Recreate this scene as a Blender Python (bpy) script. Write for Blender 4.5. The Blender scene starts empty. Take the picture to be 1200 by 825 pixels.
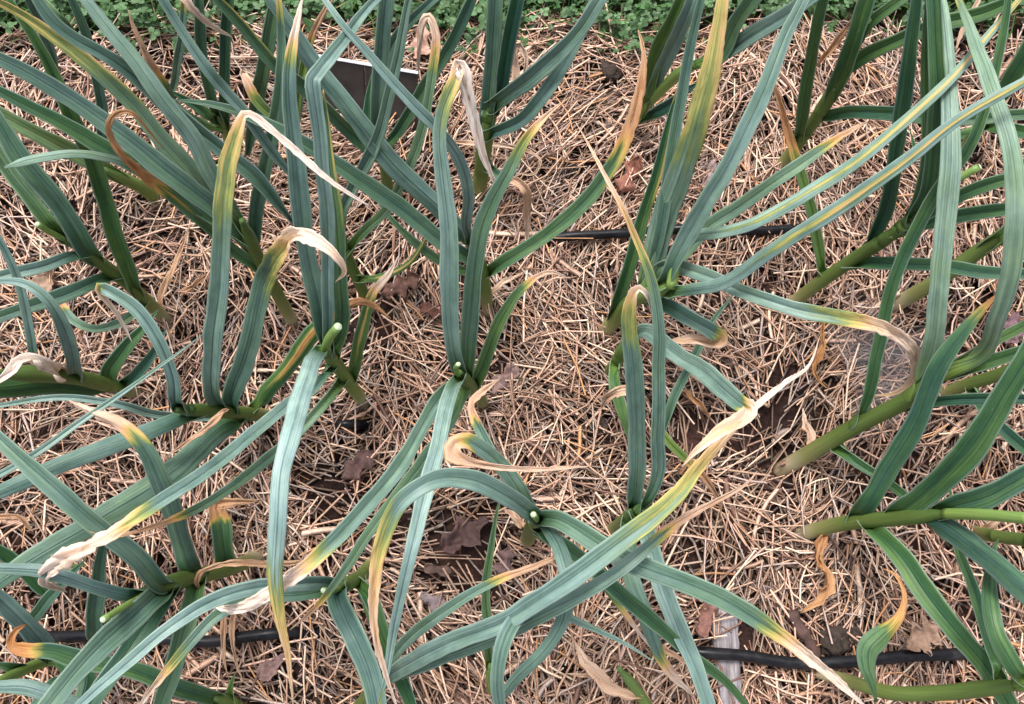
import bpy, math, random
import numpy as np
from mathutils import Vector, Matrix, noise as mnoise

random.seed(7)
rng = np.random.default_rng(7)
R = math.radians
scene = bpy.context.scene
COL = scene.collection

# ------------------------------------------------------------------ camera
CAM_H, TILT, FPX, W0, H0 = 1.15, 16.0, 942.0, 1200.0, 825.0
cam_d = bpy.data.cameras.new('camera')
cam = bpy.data.objects.new('camera', cam_d)
COL.objects.link(cam)
cam.location = (0, 0, CAM_H)
cam.rotation_euler = (R(TILT), 0, 0)
cam_d.sensor_width = 36.0
cam_d.lens = 36.0 * FPX / W0
cam_d.clip_start = 0.02
cam_d.clip_end = 500
scene.camera = cam

# ------------------------------------------------------------------ sky, sun, exposure (overcast day)
SUN_EL, SUN_AZ = 66.0, 338.0
world = bpy.data.worlds.new('World')
scene.world = world
world.use_nodes = True
wn = world.node_tree.nodes
wn.clear()
sky = wn.new('ShaderNodeTexSky')
sky.sky_type = 'NISHITA'
sky.sun_disc = False
sky.sun_elevation = R(SUN_EL)
sky.sun_rotation = R(SUN_AZ)
sky.air_density = 1.0
sky.dust_density = 4.0
sky.ozone_density = 1.0
hsv = wn.new('ShaderNodeHueSaturation')
hsv.inputs['Saturation'].default_value = 0.40      # cloud cover greys the sky light
bg = wn.new('ShaderNodeBackground')
bg.inputs['Strength'].default_value = 0.128
wo = wn.new('ShaderNodeOutputWorld')
wl = world.node_tree.links
wl.new(sky.outputs[0], hsv.inputs['Color'])
wl.new(hsv.outputs[0], bg.inputs[0])
wl.new(bg.outputs[0], wo.inputs[0])
sun_d = bpy.data.lights.new('sun', 'SUN')
sun_d.energy = 1.5
sun_d.angle = R(16)
sun_d.color = (1.0, 0.975, 0.94)
sun = bpy.data.objects.new('sun', sun_d)
COL.objects.link(sun)
_az, _el = R(SUN_AZ), R(SUN_EL)
sdir = Vector((math.sin(_az) * math.cos(_el), math.cos(_az) * math.cos(_el), math.sin(_el)))
sun.rotation_euler = sdir.to_track_quat('Z', 'Y').to_euler()
sun.location = sdir * 5
scene.view_settings.view_transform = 'Standard'
scene.view_settings.look = 'None'
scene.view_settings.gamma = 1.0
scene.view_settings.use_curve_mapping = False
scene.view_settings.exposure = 1.12
scene.cycles.max_bounces = 5
scene.cycles.diffuse_bounces = 3
scene.cycles.glossy_bounces = 2
scene.cycles.transmission_bounces = 3
scene.cycles.transparent_max_bounces = 6

# ------------------------------------------------------------------ helpers
CT, ST = math.cos(R(TILT)), math.sin(R(TILT))
CAMP = Vector((0, 0, CAM_H))

def at(px, py, z):
    """the point at height z (metres) that the photograph shows at pixel px, py"""
    dx = (px - W0 / 2) / FPX
    dy = -(py - H0 / 2) / FPX
    d = Vector((dx, dy * CT + ST, dy * ST - CT))
    return CAMP + d * ((z - CAM_H) / d.z)

def depth(p):
    v = p - CAMP
    return v.y * ST - v.z * CT

def tag(o, label=None, cat=None, group=None, kind=None):
    if label: o['label'] = label
    if cat: o['category'] = cat
    if group: o['group'] = group
    if kind: o['kind'] = kind
    return o

def mesh_obj(name, verts, faces, mat=None, parent=None, smooth=True):
    me = bpy.data.meshes.new(name)
    me.from_pydata([tuple(v) for v in verts], [], faces)
    if smooth:
        me.polygons.foreach_set('use_smooth', [True] * len(me.polygons))
    if mat: me.materials.append(mat)
    me.update()
    o = bpy.data.objects.new(name, me)
    COL.objects.link(o)
    if parent is not None:
        o.parent = parent
        o.matrix_parent_inverse = Matrix.Translation(parent.location).inverted()
    return o

def empty(name, loc):
    o = bpy.data.objects.new(name, None)
    o.empty_display_size = 0.02
    COL.objects.link(o)
    o.location = loc
    return o

def spline(pts, step=0.006, nmin=14):
    """Catmull-Rom through pts (lists of floats, the first three are x y z); evenly resampled by length"""
    P = np.array(pts, float)
    if len(P) == 2:
        P = np.vstack([P[0], (P[0] + P[1]) / 2, P[1]])
    E = np.vstack([2 * P[0] - P[1], P, 2 * P[-1] - P[-2]])
    out = []
    for i in range(1, len(E) - 2):
        p0, p1, p2, p3 = E[i - 1], E[i], E[i + 1], E[i + 2]
        t0 = 0.0
        t1 = t0 + max(1e-4, np.linalg.norm(p1[:3] - p0[:3])) ** 0.5
        t2 = t1 + max(1e-4, np.linalg.norm(p2[:3] - p1[:3])) ** 0.5
        t3 = t2 + max(1e-4, np.linalg.norm(p3[:3] - p2[:3])) ** 0.5
        n = 12
        for k in range(n + (1 if i == len(E) - 3 else 0)):
            t = t1 + (t2 - t1) * k / n
            a1 = (t1 - t) / (t1 - t0) * p0 + (t - t0) / (t1 - t0) * p1
            a2 = (t2 - t) / (t2 - t1) * p1 + (t - t1) / (t2 - t1) * p2
            a3 = (t3 - t) / (t3 - t2) * p2 + (t - t2) / (t3 - t2) * p3
            b1 = (t2 - t) / (t2 - t0) * a1 + (t - t0) / (t2 - t0) * a2
            b2 = (t3 - t) / (t3 - t1) * a2 + (t - t1) / (t3 - t1) * a3
            out.append((t2 - t) / (t2 - t1) * b1 + (t - t1) / (t2 - t1) * b2)
    out = np.array(out)
    seg = np.linalg.norm(np.diff(out[:, :3], axis=0), axis=1)
    s = np.concatenate([[0], np.cumsum(seg)])
    L = s[-1]
    n = max(nmin, int(L / step))
    u = np.linspace(0, L, n)
    return np.stack([np.interp(u, s, out[:, c]) for c in range(out.shape[1])], 1), L

def smoothstep(a, b, x):
    t = np.clip((x - a) / (b - a + 1e-9), 0, 1)
    return t * t * (3 - 2 * t)

class ValueNoise:
    def __init__(s, seed, n=64):
        s.n = n
        s.g = np.random.default_rng(seed).random((n, n))
    def __call__(s, x, y, f):
        x = np.asarray(x) * f + 17.3
        y = np.asarray(y) * f + 9.1
        xi = np.floor(x).astype(int); yi = np.floor(y).astype(int)
        fx = x - xi; fy = y - yi
        fx = fx * fx * (3 - 2 * fx); fy = fy * fy * (3 - 2 * fy)
        g = lambda a, b: s.g[a % s.n, b % s.n]
        return (g(xi, yi) * (1 - fx) * (1 - fy) + g(xi + 1, yi) * fx * (1 - fy) + g(xi, yi + 1) * (1 - fx) * fy + g(xi + 1, yi + 1) * fx * fy)
VN1, VN2, VN3 = ValueNoise(1), ValueNoise(2), ValueNoise(3)

def ground_z(x, y):
    return -0.026 + 0.022 * (VN1(x, y, 5.5) - 0.5) + 0.012 * (VN2(x, y, 16) - 0.5) + 0.006 * (VN3(x, y, 45) - 0.5)

# ------------------------------------------------------------------ materials
def new_mat(name):
    m = bpy.data.materials.new(name)
    m.use_nodes = True
    nt = m.node_tree
    b = nt.nodes['Principled BSDF']
    return m, nt, b

def N(nt, typ, **kw):
    n = nt.nodes.new(typ)
    for k, v in kw.items():
        setattr(n, k, v)
    return n

def mixc(nt, fac, a, b, blend='MIX'):
    m = N(nt, 'ShaderNodeMix', data_type='RGBA', blend_type=blend)
    for sock, val in ((m.inputs[0], fac), (m.inputs[6], a), (m.inputs[7], b)):
        if isinstance(val, (int, float)): sock.default_value = val
        elif isinstance(val, tuple): sock.default_value = (*val, 1)
        else: nt.links.new(val, sock)
    return m.outputs[2]

def math_n(nt, op, a, b=None, c=None, clamp=False):
    m = N(nt, 'ShaderNodeMath', operation=op, use_clamp=clamp)
    for i, v in enumerate((a, b, c)):
        if v is None: continue
        if isinstance(v, (int, float)): m.inputs[i].default_value = v
        else: nt.links.new(v, m.inputs[i])
    return m.outputs[0]

def ramp(nt, fac, stops):
    r = N(nt, 'ShaderNodeValToRGB')
    el = r.color_ramp.elements
    while len(el) < len(stops): el.new(0.5)
    for e, (p, c) in zip(el, stops):
        e.position = p
        e.color = (*c, 1)
    nt.links.new(fac, r.inputs[0])
    return r.outputs[0]

def noise_n(nt, vec, scale, detail=3, rough=0.6):
    n = N(nt, 'ShaderNodeTexNoise')
    n.inputs['Scale'].default_value = scale
    n.inputs['Detail'].default_value = detail
    n.inputs['Roughness'].default_value = rough
    nt.links.new(vec, n.inputs['Vector'])
    return n.outputs[0]

def leaf_material():
    m, nt, b = new_mat('garlic_leaf')
    L = nt.links
    life = N(nt, 'ShaderNodeAttribute', attribute_name='life')
    sep = N(nt, 'ShaderNodeSeparateColor'); L.new(life.outputs['Color'], sep.inputs[0])
    dead, hue, bloom_sheen = sep.outputs[0], sep.outputs[1], sep.outputs[2]
    tone = life.outputs['Alpha']
    uv = N(nt, 'ShaderNodeAttribute', attribute_name='lane')   # x across (m), y along (m), z seed
    def lane(sx, sy):
        mp = N(nt, 'ShaderNodeMapping'); mp.inputs['Scale'].default_value = (sx, sy, 1)
        L.new(uv.outputs['Vector'], mp.inputs[0]); return mp.outputs[0]
    veins = noise_n(nt, lane(680, 4), 1.0, 3, 0.6)
    broad = noise_n(nt, lane(270, 9), 1.0, 3, 0.65)
    blot = noise_n(nt, lane(70, 28), 1.0, 4, 0.65)
    speck = noise_n(nt, lane(420, 90), 1.0, 2, 0.5)
    drift = noise_n(nt, lane(95, 7), 1.0, 2, 0.5)
    hue2 = math_n(nt, 'MULTIPLY_ADD', math_n(nt, 'SUBTRACT', drift, 0.47), 0.50, hue, clamp=True)
    green = ramp(nt, hue2, [(0.0, (0.027, 0.080, 0.074)), (0.13, (0.019, 0.076, 0.036)), (0.26, (0.045, 0.115, 0.034)), (0.5, (0.12, 0.205, 0.045)), (1.0, (0.20, 0.28, 0.045))])
    patch = noise_n(nt, lane(60, 22), 1.0, 3, 0.6)
    bl2 = math_n(nt, 'MULTIPLY', bloom_sheen, math_n(nt, 'MULTIPLY_ADD', patch, 1.5, 0.27), clamp=True)
    green = mixc(nt, bl2, green, (0.285, 0.412, 0.392))  # pale blue carries the wax coat and a painted-in sky reflection
    dk = ramp(nt, veins, [(0.30, (0.45, 0.50, 0.48)), (0.5, (1, 1, 1)), (0.72, (1.45, 1.38, 1.25))])
    green = mixc(nt, 0.85, green, dk, 'MULTIPLY')
    bl = ramp(nt, blot, [(0.3, (0.62, 0.70, 0.66)), (0.5, (1, 1, 1)), (0.72, (1.40, 1.32, 1.10))])
    green = mixc(nt, 0.7, green, bl, 'MULTIPLY')
    # pale flecks of thrips damage and yellow-green streaks
    fl = ramp(nt, speck, [(0.70, (0, 0, 0)), (0.80, (1, 1, 1))])
    green = mixc(nt, math_n(nt, 'MULTIPLY', fl, 0.30), green, (0.30, 0.36, 0.22))
    rust = ramp(nt, speck, [(0.22, (1, 1, 1)), (0.27, (0, 0, 0))])
    green = mixc(nt, math_n(nt, 'MULTIPLY', rust, 0.55), green, (0.20, 0.17, 0.06))
    mg = N(nt, 'ShaderNodeAttribute', attribute_name='margin')
    green = mixc(nt, math_n(nt, 'MULTIPLY', mg.outputs['Fac'], 0.55), green, (0.34, 0.44, 0.36))
    # midrib: a thin line down the channel, own dark tone plus painted groove shade
    sx = N(nt, 'ShaderNodeSeparateXYZ'); L.new(uv.outputs['Vector'], sx.inputs[0])
    q = math_n(nt, 'DIVIDE', sx.outputs[0], 0.00075)
    rib = math_n(nt, 'POWER', 2.718, math_n(nt, 'MULTIPLY', math_n(nt, 'MULTIPLY', q, q), -1.0))
    green = mixc(nt, math_n(nt, 'MULTIPLY', rib, 0.45), green, (0.02, 0.05, 0.04))
    # death front: streaky along the veins
    d = math_n(nt, 'MULTIPLY_ADD', math_n(nt, 'SUBTRACT', math_n(nt, 'MULTIPLY_ADD', blot, 0.45, broad), 0.725), 0.85, dead)
    gate = math_n(nt, 'MULTIPLY', dead, 12.0, clamp=True)
    d = math_n(nt, 'MULTIPLY', d, gate, clamp=True)
    pale = ramp(nt, d, [(0.0, (0.09, 0.17, 0.075)), (0.20, (0.27, 0.33, 0.10)), (0.34, (0.58, 0.47, 0.15)), (0.46, (0.74, 0.48, 0.22)), (0.66, (0.80, 0.58, 0.42)), (1.0, (0.92, 0.81, 0.72))])
    brown = ramp(nt, d, [(0.0, (0.08, 0.15, 0.05)), (0.20, (0.30, 0.29, 0.07)), (0.36, (0.60, 0.37, 0.11)), (0.55, (0.58, 0.29, 0.10)), (0.8, (0.43, 0.195, 0.07)), (1.0, (0.50, 0.27, 0.12))])
    dcol = mixc(nt, tone, pale, brown)
    spots = ramp(nt, blot, [(0.28, (0.45, 0.32, 0.22)), (0.42, (1, 1, 1))])
    dcol = mixc(nt, 0.45, dcol, spots, 'MULTIPLY')
    fib = ramp(nt, veins, [(0.3, (0.68, 0.62, 0.58)), (0.6, (1.06, 1.05, 1.04))])
    dcol = mixc(nt, 0.7, dcol, fib, 'MULTIPLY')
    col = mixc(nt, math_n(nt, 'MULTIPLY', d, 6.0, clamp=True), green, dcol)
    L.new(col, b.inputs['Base Color'])
    rg = math_n(nt, 'MULTIPLY_ADD', d, 0.25, 0.42)
    L.new(rg, b.inputs['Roughness'])
    L.new(math_n(nt, 'MULTIPLY_ADD', bloom_sheen, 0.30, 0.24), b.inputs['Specular IOR Level'])
    bp = N(nt, 'ShaderNodeBump'); bp.inputs['Strength'].default_value = 0.7; bp.inputs['Distance'].default_value = 0.0007
    h = math_n(nt, 'SUBTRACT', math_n(nt, 'ADD', veins, math_n(nt, 'MULTIPLY', blot, 0.8)), rib)
    L.new(h, bp.inputs['Height']); L.new(bp.outputs[0], b.inputs['Normal'])
    tr = N(nt, 'ShaderNodeBsdfTranslucent'); L.new(col, tr.inputs[0])
    mx = N(nt, 'ShaderNodeMixShader'); mx.inputs[0].default_value = 0.18
    L.new(b.outputs[0], mx.inputs[1]); L.new(tr.outputs[0], mx.inputs[2])
    L.new(mx.outputs[0], nt.nodes['Material Output'].inputs[0])
    return m

def stem_material():
    m, nt, b = new_mat('garlic_stem')
    L = nt.links
    a = N(nt, 'ShaderNodeAttribute', attribute_name='life')
    sep = N(nt, 'ShaderNodeSeparateColor'); L.new(a.outputs['Color'], sep.inputs[0])
    uv = N(nt, 'ShaderNodeAttribute', attribute_name='lane')
    mp = N(nt, 'ShaderNodeMapping'); mp.inputs['Scale'].default_value = (500, 14, 1); L.new(uv.outputs['Vector'], mp.inputs[0])
    st = noise_n(nt, mp.outputs[0], 1.0, 2)
    t = math_n(nt, 'MULTIPLY_ADD', math_n(nt, 'SUBTRACT', st, 0.5), 0.14, sep.outputs[0])
    c1 = ramp(nt, t, [(0.0, (0.36, 0.25, 0.15)), (0.11, (0.40, 0.33, 0.21)), (0.21, (0.21, 0.21, 0.075)), (0.4, (0.105, 0.15, 0.035)), (1.0, (0.070, 0.125, 0.030))])
    c2 = ramp(nt, t, [(0.0, (0.36, 0.28, 0.16)), (0.1, (0.36, 0.36, 0.15)), (0.3, (0.19, 0.28, 0.06)), (1.0, (0.19, 0.30, 0.085))])
    c = mixc(nt, sep.outputs[1], c1, c2)
    f = ramp(nt, st, [(0.3, (0.72, 0.74, 0.68)), (0.65, (1.1, 1.1, 1.05))])
    c = mixc(nt, 0.8, c, f, 'MULTIPLY')
    L.new(c, b.inputs['Base Color'])
    b.inputs['Roughness'].default_value = 0.45
    b.inputs['Specular IOR Level'].default_value = 0.4
    return m

def simple_mat(name, color, rough=0.7, spec=0.3, var=0.25, scale=60, bump=0.0, color2=None):
    m, nt, b = new_mat(name)
    tc = N(nt, 'ShaderNodeTexCoord')
    n = noise_n(nt, tc.outputs['Object'], scale, 5, 0.65)
    c2 = color2 or tuple(min(1, c * (1 + var)) for c in color)
    c1 = tuple(c * (1 - var) for c in color)
    nt.links.new(ramp(nt, n, [(0.3, c1), (0.7, c2)]), b.inputs['Base Color'])
    b.inputs['Roughness'].default_value = rough
    b.inputs['Specular IOR Level'].default_value = spec
    if bump:
        bp = N(nt, 'ShaderNodeBump'); bp.inputs['Strength'].default_value = 0.8; bp.inputs['Distance'].default_value = bump
        nt.links.new(n, bp.inputs['Height']); nt.links.new(bp.outputs[0], b.inputs['Normal'])
    return m

def straw_material():
    m, nt, b = new_mat('straw')
    L = nt.links
    a = N(nt, 'ShaderNodeAttribute', attribute_name='tint')
    tc = N(nt, 'ShaderNodeTexCoord')
    n = noise_n(nt, tc.outputs['Object'], 260, 3)
    f = ramp(nt, n, [(0.3, (0.62, 0.58, 0.56)), (0.6, (1.1, 1.08, 1.06))])
    L.new(mixc(nt, 0.8, a.outputs['Color'], f, 'MULTIPLY'), b.inputs['Base Color'])
    b.inputs['Roughness'].default_value = 0.5
    b.inputs['Specular IOR Level'].default_value = 0.45
    return m

def tint_mat(name, rough=0.6, spec=0.35, trans=0.0):
    m, nt, b = new_mat(name)
    a = N(nt, 'ShaderNodeAttribute', attribute_name='tint')
    nt.links.new(a.outputs['Color'], b.inputs['Base Color'])
    b.inputs['Roughness'].default_value = rough
    b.inputs['Specular IOR Level'].default_value = spec
    if trans:
        tr = N(nt, 'ShaderNodeBsdfTranslucent'); nt.links.new(a.outputs['Color'], tr.inputs[0])
        mx = N(nt, 'ShaderNodeMixShader'); mx.inputs[0].default_value = trans
        nt.links.new(b.outputs[0], mx.inputs[1]); nt.links.new(tr.outputs[0], mx.inputs[2])
        nt.links.new(mx.outputs[0], nt.nodes['Material Output'].inputs[0])
    return m

M_LEAF = leaf_material()
M_STEM = stem_material()
M_STRAW = straw_material()
M_CLOVER = tint_mat('clover_leaf', 0.5, 0.35, 0.2)
M_CUT = simple_mat('cut_scape_flesh', (0.47, 0.54, 0.37), 0.6, 0.3, 0.3, 500)
M_CLOD = simple_mat('soil_clod', (0.05, 0.037, 0.031), 0.95, 0.1, 0.5, 140, 0.003)

def ground_material():
    m, nt, b = new_mat('soil')
    L = nt.links
    tc = N(nt, 'ShaderNodeTexCoord')
    o = tc.outputs['Object']
    n1 = noise_n(nt, o, 14, 6, 0.7); n2 = noise_n(nt, o, 120, 5, 0.7)
    c = ramp(nt, n1, [(0.30, (0.012, 0.008, 0.007)), (0.5, (0.036, 0.021, 0.017)), (0.70, (0.085, 0.044, 0.036))])
    c = mixc(nt, 0.7, c, ramp(nt, n2, [(0.3, (0.5, 0.48, 0.48)), (0.65, (1.25, 1.2, 1.2))]), 'MULTIPLY')
    sx = N(nt, 'ShaderNodeSeparateXYZ'); L.new(o, sx.inputs[0])
    n3 = noise_n(nt, o, 7, 3)
    edge = math_n(nt, 'ADD', sx.outputs[1], math_n(nt, 'MULTIPLY', n3, 0.10))
    far = ramp(nt, math_n(nt, 'MULTIPLY_ADD', edge, 20.0, -19.4, clamp=True), [(0, (0, 0, 0)), (1, (1, 1, 1))])
    g = ramp(nt, n2, [(0.3, (0.012, 0.022, 0.008)), (0.7, (0.05, 0.085, 0.025))])
    L.new(mixc(nt, far, c, g), b.inputs['Base Color'])
    b.inputs['Roughness'].default_value = 0.95
    b.inputs['Specular IOR Level'].default_value = 0.1
    bp = N(nt, 'ShaderNodeBump'); bp.inputs['Strength'].default_value = 1.0; bp.inputs['Distance'].default_value = 0.006
    L.new(math_n(nt, 'ADD', n1, math_n(nt, 'MULTIPLY', n2, 0.4)), bp.inputs['Height'])
    L.new(bp.outputs[0], b.inputs['Normal'])
    return m

# ------------------------------------------------------------------ ground: one sheet to the horizon
def build_ground():
    fine_x = np.arange(-1.5, 1.501, 0.015)
    fine_y = np.arange(-0.8, 1.701, 0.015)
    out = 1.6 ** np.arange(0, 11)
    gx = np.concatenate([fine_x[0] - 0.5 * out[::-1], fine_x, fine_x[-1] + 0.5 * out])
    gy = np.concatenate([fine_y[0] - 0.5 * out[::-1], fine_y, fine_y[-1] + 0.5 * out])
    X, Y = np.meshgrid(gx, gy)
    Z = ground_z(X, Y)
    nx, ny = len(gx), len(gy)
    V = np.stack([X.ravel(), Y.ravel(), Z.ravel()], 1)
    i = np.arange(nx * ny).reshape(ny, nx)
    F = np.stack([i[:-1, :-1].ravel(), i[:-1, 1:].ravel(), i[1:, 1:].ravel(), i[1:, :-1].ravel()], 1)
    o = mesh_obj('ground', V, F.tolist(), ground_material())
    tag(o, 'dark crumbly garden soil under the straw', 'ground', kind='structure')
    del o['category']
build_ground()

def fast_mesh(name, V, F, mat, tint=None, smooth=True):
    """V (n,3), F (m,4) numpy quads"""
    me = bpy.data.meshes.new(name)
    n, m, k = len(V), len(F), F.shape[1]
    me.vertices.add(n); me.vertices.foreach_set('co', V.astype(np.float32).ravel())
    me.loops.add(m * k); me.loops.foreach_set('vertex_index', F.astype(np.int32).ravel())
    me.polygons.add(m)
    me.polygons.foreach_set('loop_start', np.arange(0, m * k, k, dtype=np.int32))
    me.polygons.foreach_set('use_smooth', np.full(m, smooth))
    me.update(calc_edges=True)
    if tint is not None:
        a = me.color_attributes.new('tint', 'FLOAT_COLOR', 'POINT')
        a.data.foreach_set('color', np.concatenate([tint, np.ones((n, 1))], 1).astype(np.float32).ravel())
    me.materials.append(mat)
    me.validate()
    o = bpy.data.objects.new(name, me)
    COL.objects.link(o)
    return o

# ------------------------------------------------------------------ drip pipes (paths are used by the straw too)
PIPES = [
    ('black drip irrigation pipe crossing the bed behind the middle plants', 16,
     [(540, 300, -5), (600, 290, -4), (640, 281, 0.2), (665, 277, 1.0), (700, 275, 1.1), (735, 273, 1.0), (765, 270, 0.2), (800, 268, 1.1), (850, 270, 1.1), (900, 270, 1.0), (935, 268, 0.6), (965, 268, -2.5), (1050, 262, -5)]),
    ('mostly buried black drip pipe showing only a short piece near the cut scape plant', 15,
     [(330, 498, -6), (378, 498, -3), (394, 497, -0.6), (405, 497, 0.1), (416, 497, -0.5), (434, 497, -3), (500, 497, -6)]),
    ('black drip irrigation pipe crossing the front of the bed beside the wooden stake', 17,
     [(-40, 742, 0), (20, 745, -1.5), (70, 746, 0.6), (110, 745, 1.0), (190, 748, 1.1), (240, 752, 1.1), (290, 746, 1.1), (325, 742, 0.8), (360, 742, -1.5), (450, 745, -5), (600, 752, -6), (740, 757, -4), (790, 761, 0), (825, 765, 1.3), (870, 768, 1.4), (930, 777, 1.3), (1000, 775, 1.3), (1060, 769, 1.2), (1112, 767, 1.0), (1140, 766, -1.5), (1200, 766, -4)]),
]
PIPE_PTS = []
def build_pipes():
    m, nt, b = new_mat('black_polythene')
    tc = N(nt, 'ShaderNodeTexCoord')
    n = noise_n(nt, tc.outputs['Object'], 45, 6, 0.7)
    nt.links.new(ramp(nt, n, [(0.45, (0.006, 0.006, 0.008)), (0.62, (0.016, 0.015, 0.017)), (0.78, (0.06, 0.05, 0.045))]), b.inputs['Base Color'])
    nt.links.new(ramp(nt, n, [(0.4, (0.30,) * 3), (0.7, (0.55,) * 3)]), b.inputs['Roughness'])
    b.inputs['Specular IOR Level'].default_value = 0.22
    for label, wpx, path in PIPES:
        P, L = spline([tuple(at(x, y, z / 100)) for x, y, z in path], 0.012)
        r = wpx / 2 / FPX * 0.86
        k = 14
        V, F = [], []
        n = len(P)
        for i in range(n):
            T = Vector(P[min(i + 1, n - 1)] - P[max(i - 1, 0)]).normalized()
            s = T.cross(Vector((0, 0, 1))).normalized(); u = s.cross(T)
            rr = r * (1 + 0.03 * math.sin(i * 0.9))
            for j in range(k):
                a = 2 * math.pi * j / k
                V.append(Vector(P[i]) + s * (math.cos(a) * rr) + u * (math.sin(a) * rr))
        for i in range(n - 1):
            for j in range(k):
                F.append((i * k + j, i * k + (j + 1) % k, (i + 1) * k + (j + 1) % k, (i + 1) * k + j))
        F.append(tuple(range(k))[::-1]); F.append(tuple((n - 1) * k + j for j in range(k)))
        o = mesh_obj('drip_pipe', V, F, m)
        tag(o, label, 'pipe', 'black drip pipes in the bed')
        for p in P:
            if p[2] > -0.004: PIPE_PTS.append((p[0], p[1], r))
build_pipes()

# stems' bases: straw is pushed aside there
BARE = []      # (x, y, radius, share removed)
for px, py, rr, sh in ((600, 80, 0, 0), (705, 85, .05, .45), (965, 752, .035, .7), (1000, 735, .03, .5), (395, 560, .06, .5), (545, 625, .065, .6), (480, 600, .035, .45), (455, 345, .04, .5), (590, 690, .03, .5), (510, 690, .03, .4), (820, 505, .035, .5), (560, 400, .025, .4),
                       (430, 380, .04, .4), (850, 745, .04, .75), (858, 800, .03, .85), (890, 640, .03, .3), (690, 500, .04, .35), (905, 475, .025, .5), (540, 775, .04, .4), (605, 640, .03, .4), (590, 430, .03, .4), (300, 790, .05, .45), (225, 100, .04, .3), (1150, 380, .04, .5), (1045, 400, .05, .35), (1180, 560, .05, .3), (860, 150, .05, .35)):
    if rr: p = at(px, py, 0); BARE.append((p.x, p.y, rr, sh))

def build_straw():
    def straws(n, zlo, zhi, wlo, whi, llo, lhi, seg, tilt, bright, yhi=0.90, sub=1.0, flat=1.0):
        x = rng.uniform(-1.3, 1.3, n); y = rng.uniform(-0.6, yhi + 0.03, n)
        edge = yhi - 0.10 * VN1(x, y, 6) + 0.06 + rng.normal(0, 0.012, n)
        keep = (y < edge)
        dens = 0.20 + 1.15 * VN2(x, y, 9) + 0.6 * (VN3(x, y, 23) - 0.5)
        keep &= rng.random(n) < np.clip(dens * sub, 0.12, 1)
        for bx, by, br, sh in BARE:
            keep &= ~((np.hypot(x - bx, y - by) < br * (0.6 + 0.8 * VN3(x, y, 30))) & (rng.random(n) < min(.85, sh * 1.2)))
        x, y = x[keep], y[keep]; n = len(x)
        ln = llo + (lhi - llo) * rng.beta(1.3, 3.2, n)
        w = wlo + (whi - wlo) * rng.beta(1.6, 3.0, n)
        ang = rng.uniform(0, math.pi, n)
        pref = VN1(x, y, 3.0) * 6.0
        co = rng.random(n) < 0.45
        ang = np.where(co, pref + rng.normal(0, 0.35, n), ang)
        tl = rng.normal(0, tilt, n)
        cx, cy, cz = np.cos(ang) * np.cos(tl), np.sin(ang) * np.cos(tl), np.sin(tl)
        z = ground_z(x, y) * 0.75 + rng.uniform(zlo, zhi, n) ** 1.0
        # keep the pipes' visible lengths nearly clear
        ok = np.ones(n, bool)
        for qx, qy, qr in PIPE_PTS[::2]:
            for f in (-0.35, 0, 0.35):
                hit = np.hypot(x + cx * ln * f - qx, y + cy * ln * f - qy) < qr + 0.002
                ok &= ~(hit & (rng.random(n) < 0.24))
        x, y, z, ln, w, ang, cx, cy, cz = (a[ok] for a in (x, y, z, ln, w, ang, cx, cy, cz)); n = len(x)
        bend = rng.normal(0, 0.065, n) * ln
        kink = rng.random(n) < 0.2
        sx, sy = -np.sin(ang), np.cos(ang)
        V = np.zeros((n, seg + 1, 4, 3)); T = np.zeros((n, seg + 1, 4, 3))
        pal = np.array([(0.58, 0.365, 0.250), (0.78, 0.575, 0.43), (0.42, 0.248, 0.170), (0.46, 0.350, 0.300), (0.24, 0.128, 0.090), (0.58, 0.300, 0.14), (0.70, 0.455, 0.340)])
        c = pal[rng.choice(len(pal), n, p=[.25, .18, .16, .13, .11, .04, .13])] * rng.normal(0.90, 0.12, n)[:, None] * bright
        for i in range(seg + 1):
            t = i / seg - 0.5
            b = bend * (1 - 4 * t * t) * np.where(kink, np.sign(bend) * (0.6 - np.abs(t)) * 2.2, 1.0)
            px, py, pz = x + cx * ln * t + sx * b, y + cy * ln * t + sy * b, z + cz * ln * t
            for j, (a, h) in enumerate(((-0.5, 0), (0, 0.36), (0.5, 0), (0, -0.30))):
                V[:, i, j, 0] = px + sx * w * a; V[:, i, j, 1] = py + sy * w * a; V[:, i, j, 2] = pz + w * h * flat
                T[:, i, j] = c * (1 + 0.12 * t)
        base = (np.arange(n) * (seg + 1) * 4)[:, None, None, None]
        ii = np.arange(seg)[None, :, None, None] * 4; jj = np.arange(4)[None, None, :, None]
        q = np.concatenate([ii + jj, ii + (jj + 1) % 4, ii + 4 + (jj + 1) % 4, ii + 4 + jj], 3)
        return V.reshape(-1, 3), (base + q).reshape(-1, 4), np.clip(T.reshape(-1, 3), 0, 1)
    parts = [straws(30000, -0.004, 0.008, .002, .0065, .02, .14, 1, 0.06, 0.27),  # deeper layers coloured darker, painting the shade in the straw gaps
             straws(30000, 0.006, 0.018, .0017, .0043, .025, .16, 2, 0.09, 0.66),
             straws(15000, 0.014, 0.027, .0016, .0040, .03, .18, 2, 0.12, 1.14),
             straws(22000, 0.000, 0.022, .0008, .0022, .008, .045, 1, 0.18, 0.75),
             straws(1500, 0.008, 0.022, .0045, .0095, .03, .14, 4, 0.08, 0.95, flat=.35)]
    off = 0; Vs, Fs, Ts = [], [], []
    for V, F, T in parts:
        Vs.append(V); Fs.append(F + off); Ts.append(T); off += len(V)
    o = fast_mesh('straw_mulch', np.concatenate(Vs), np.concatenate(Fs), M_STRAW, np.concatenate(Ts))
    tag(o, 'loose pale straw mulch scattered over the whole bed', 'straw', kind='stuff')
build_straw()

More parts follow.
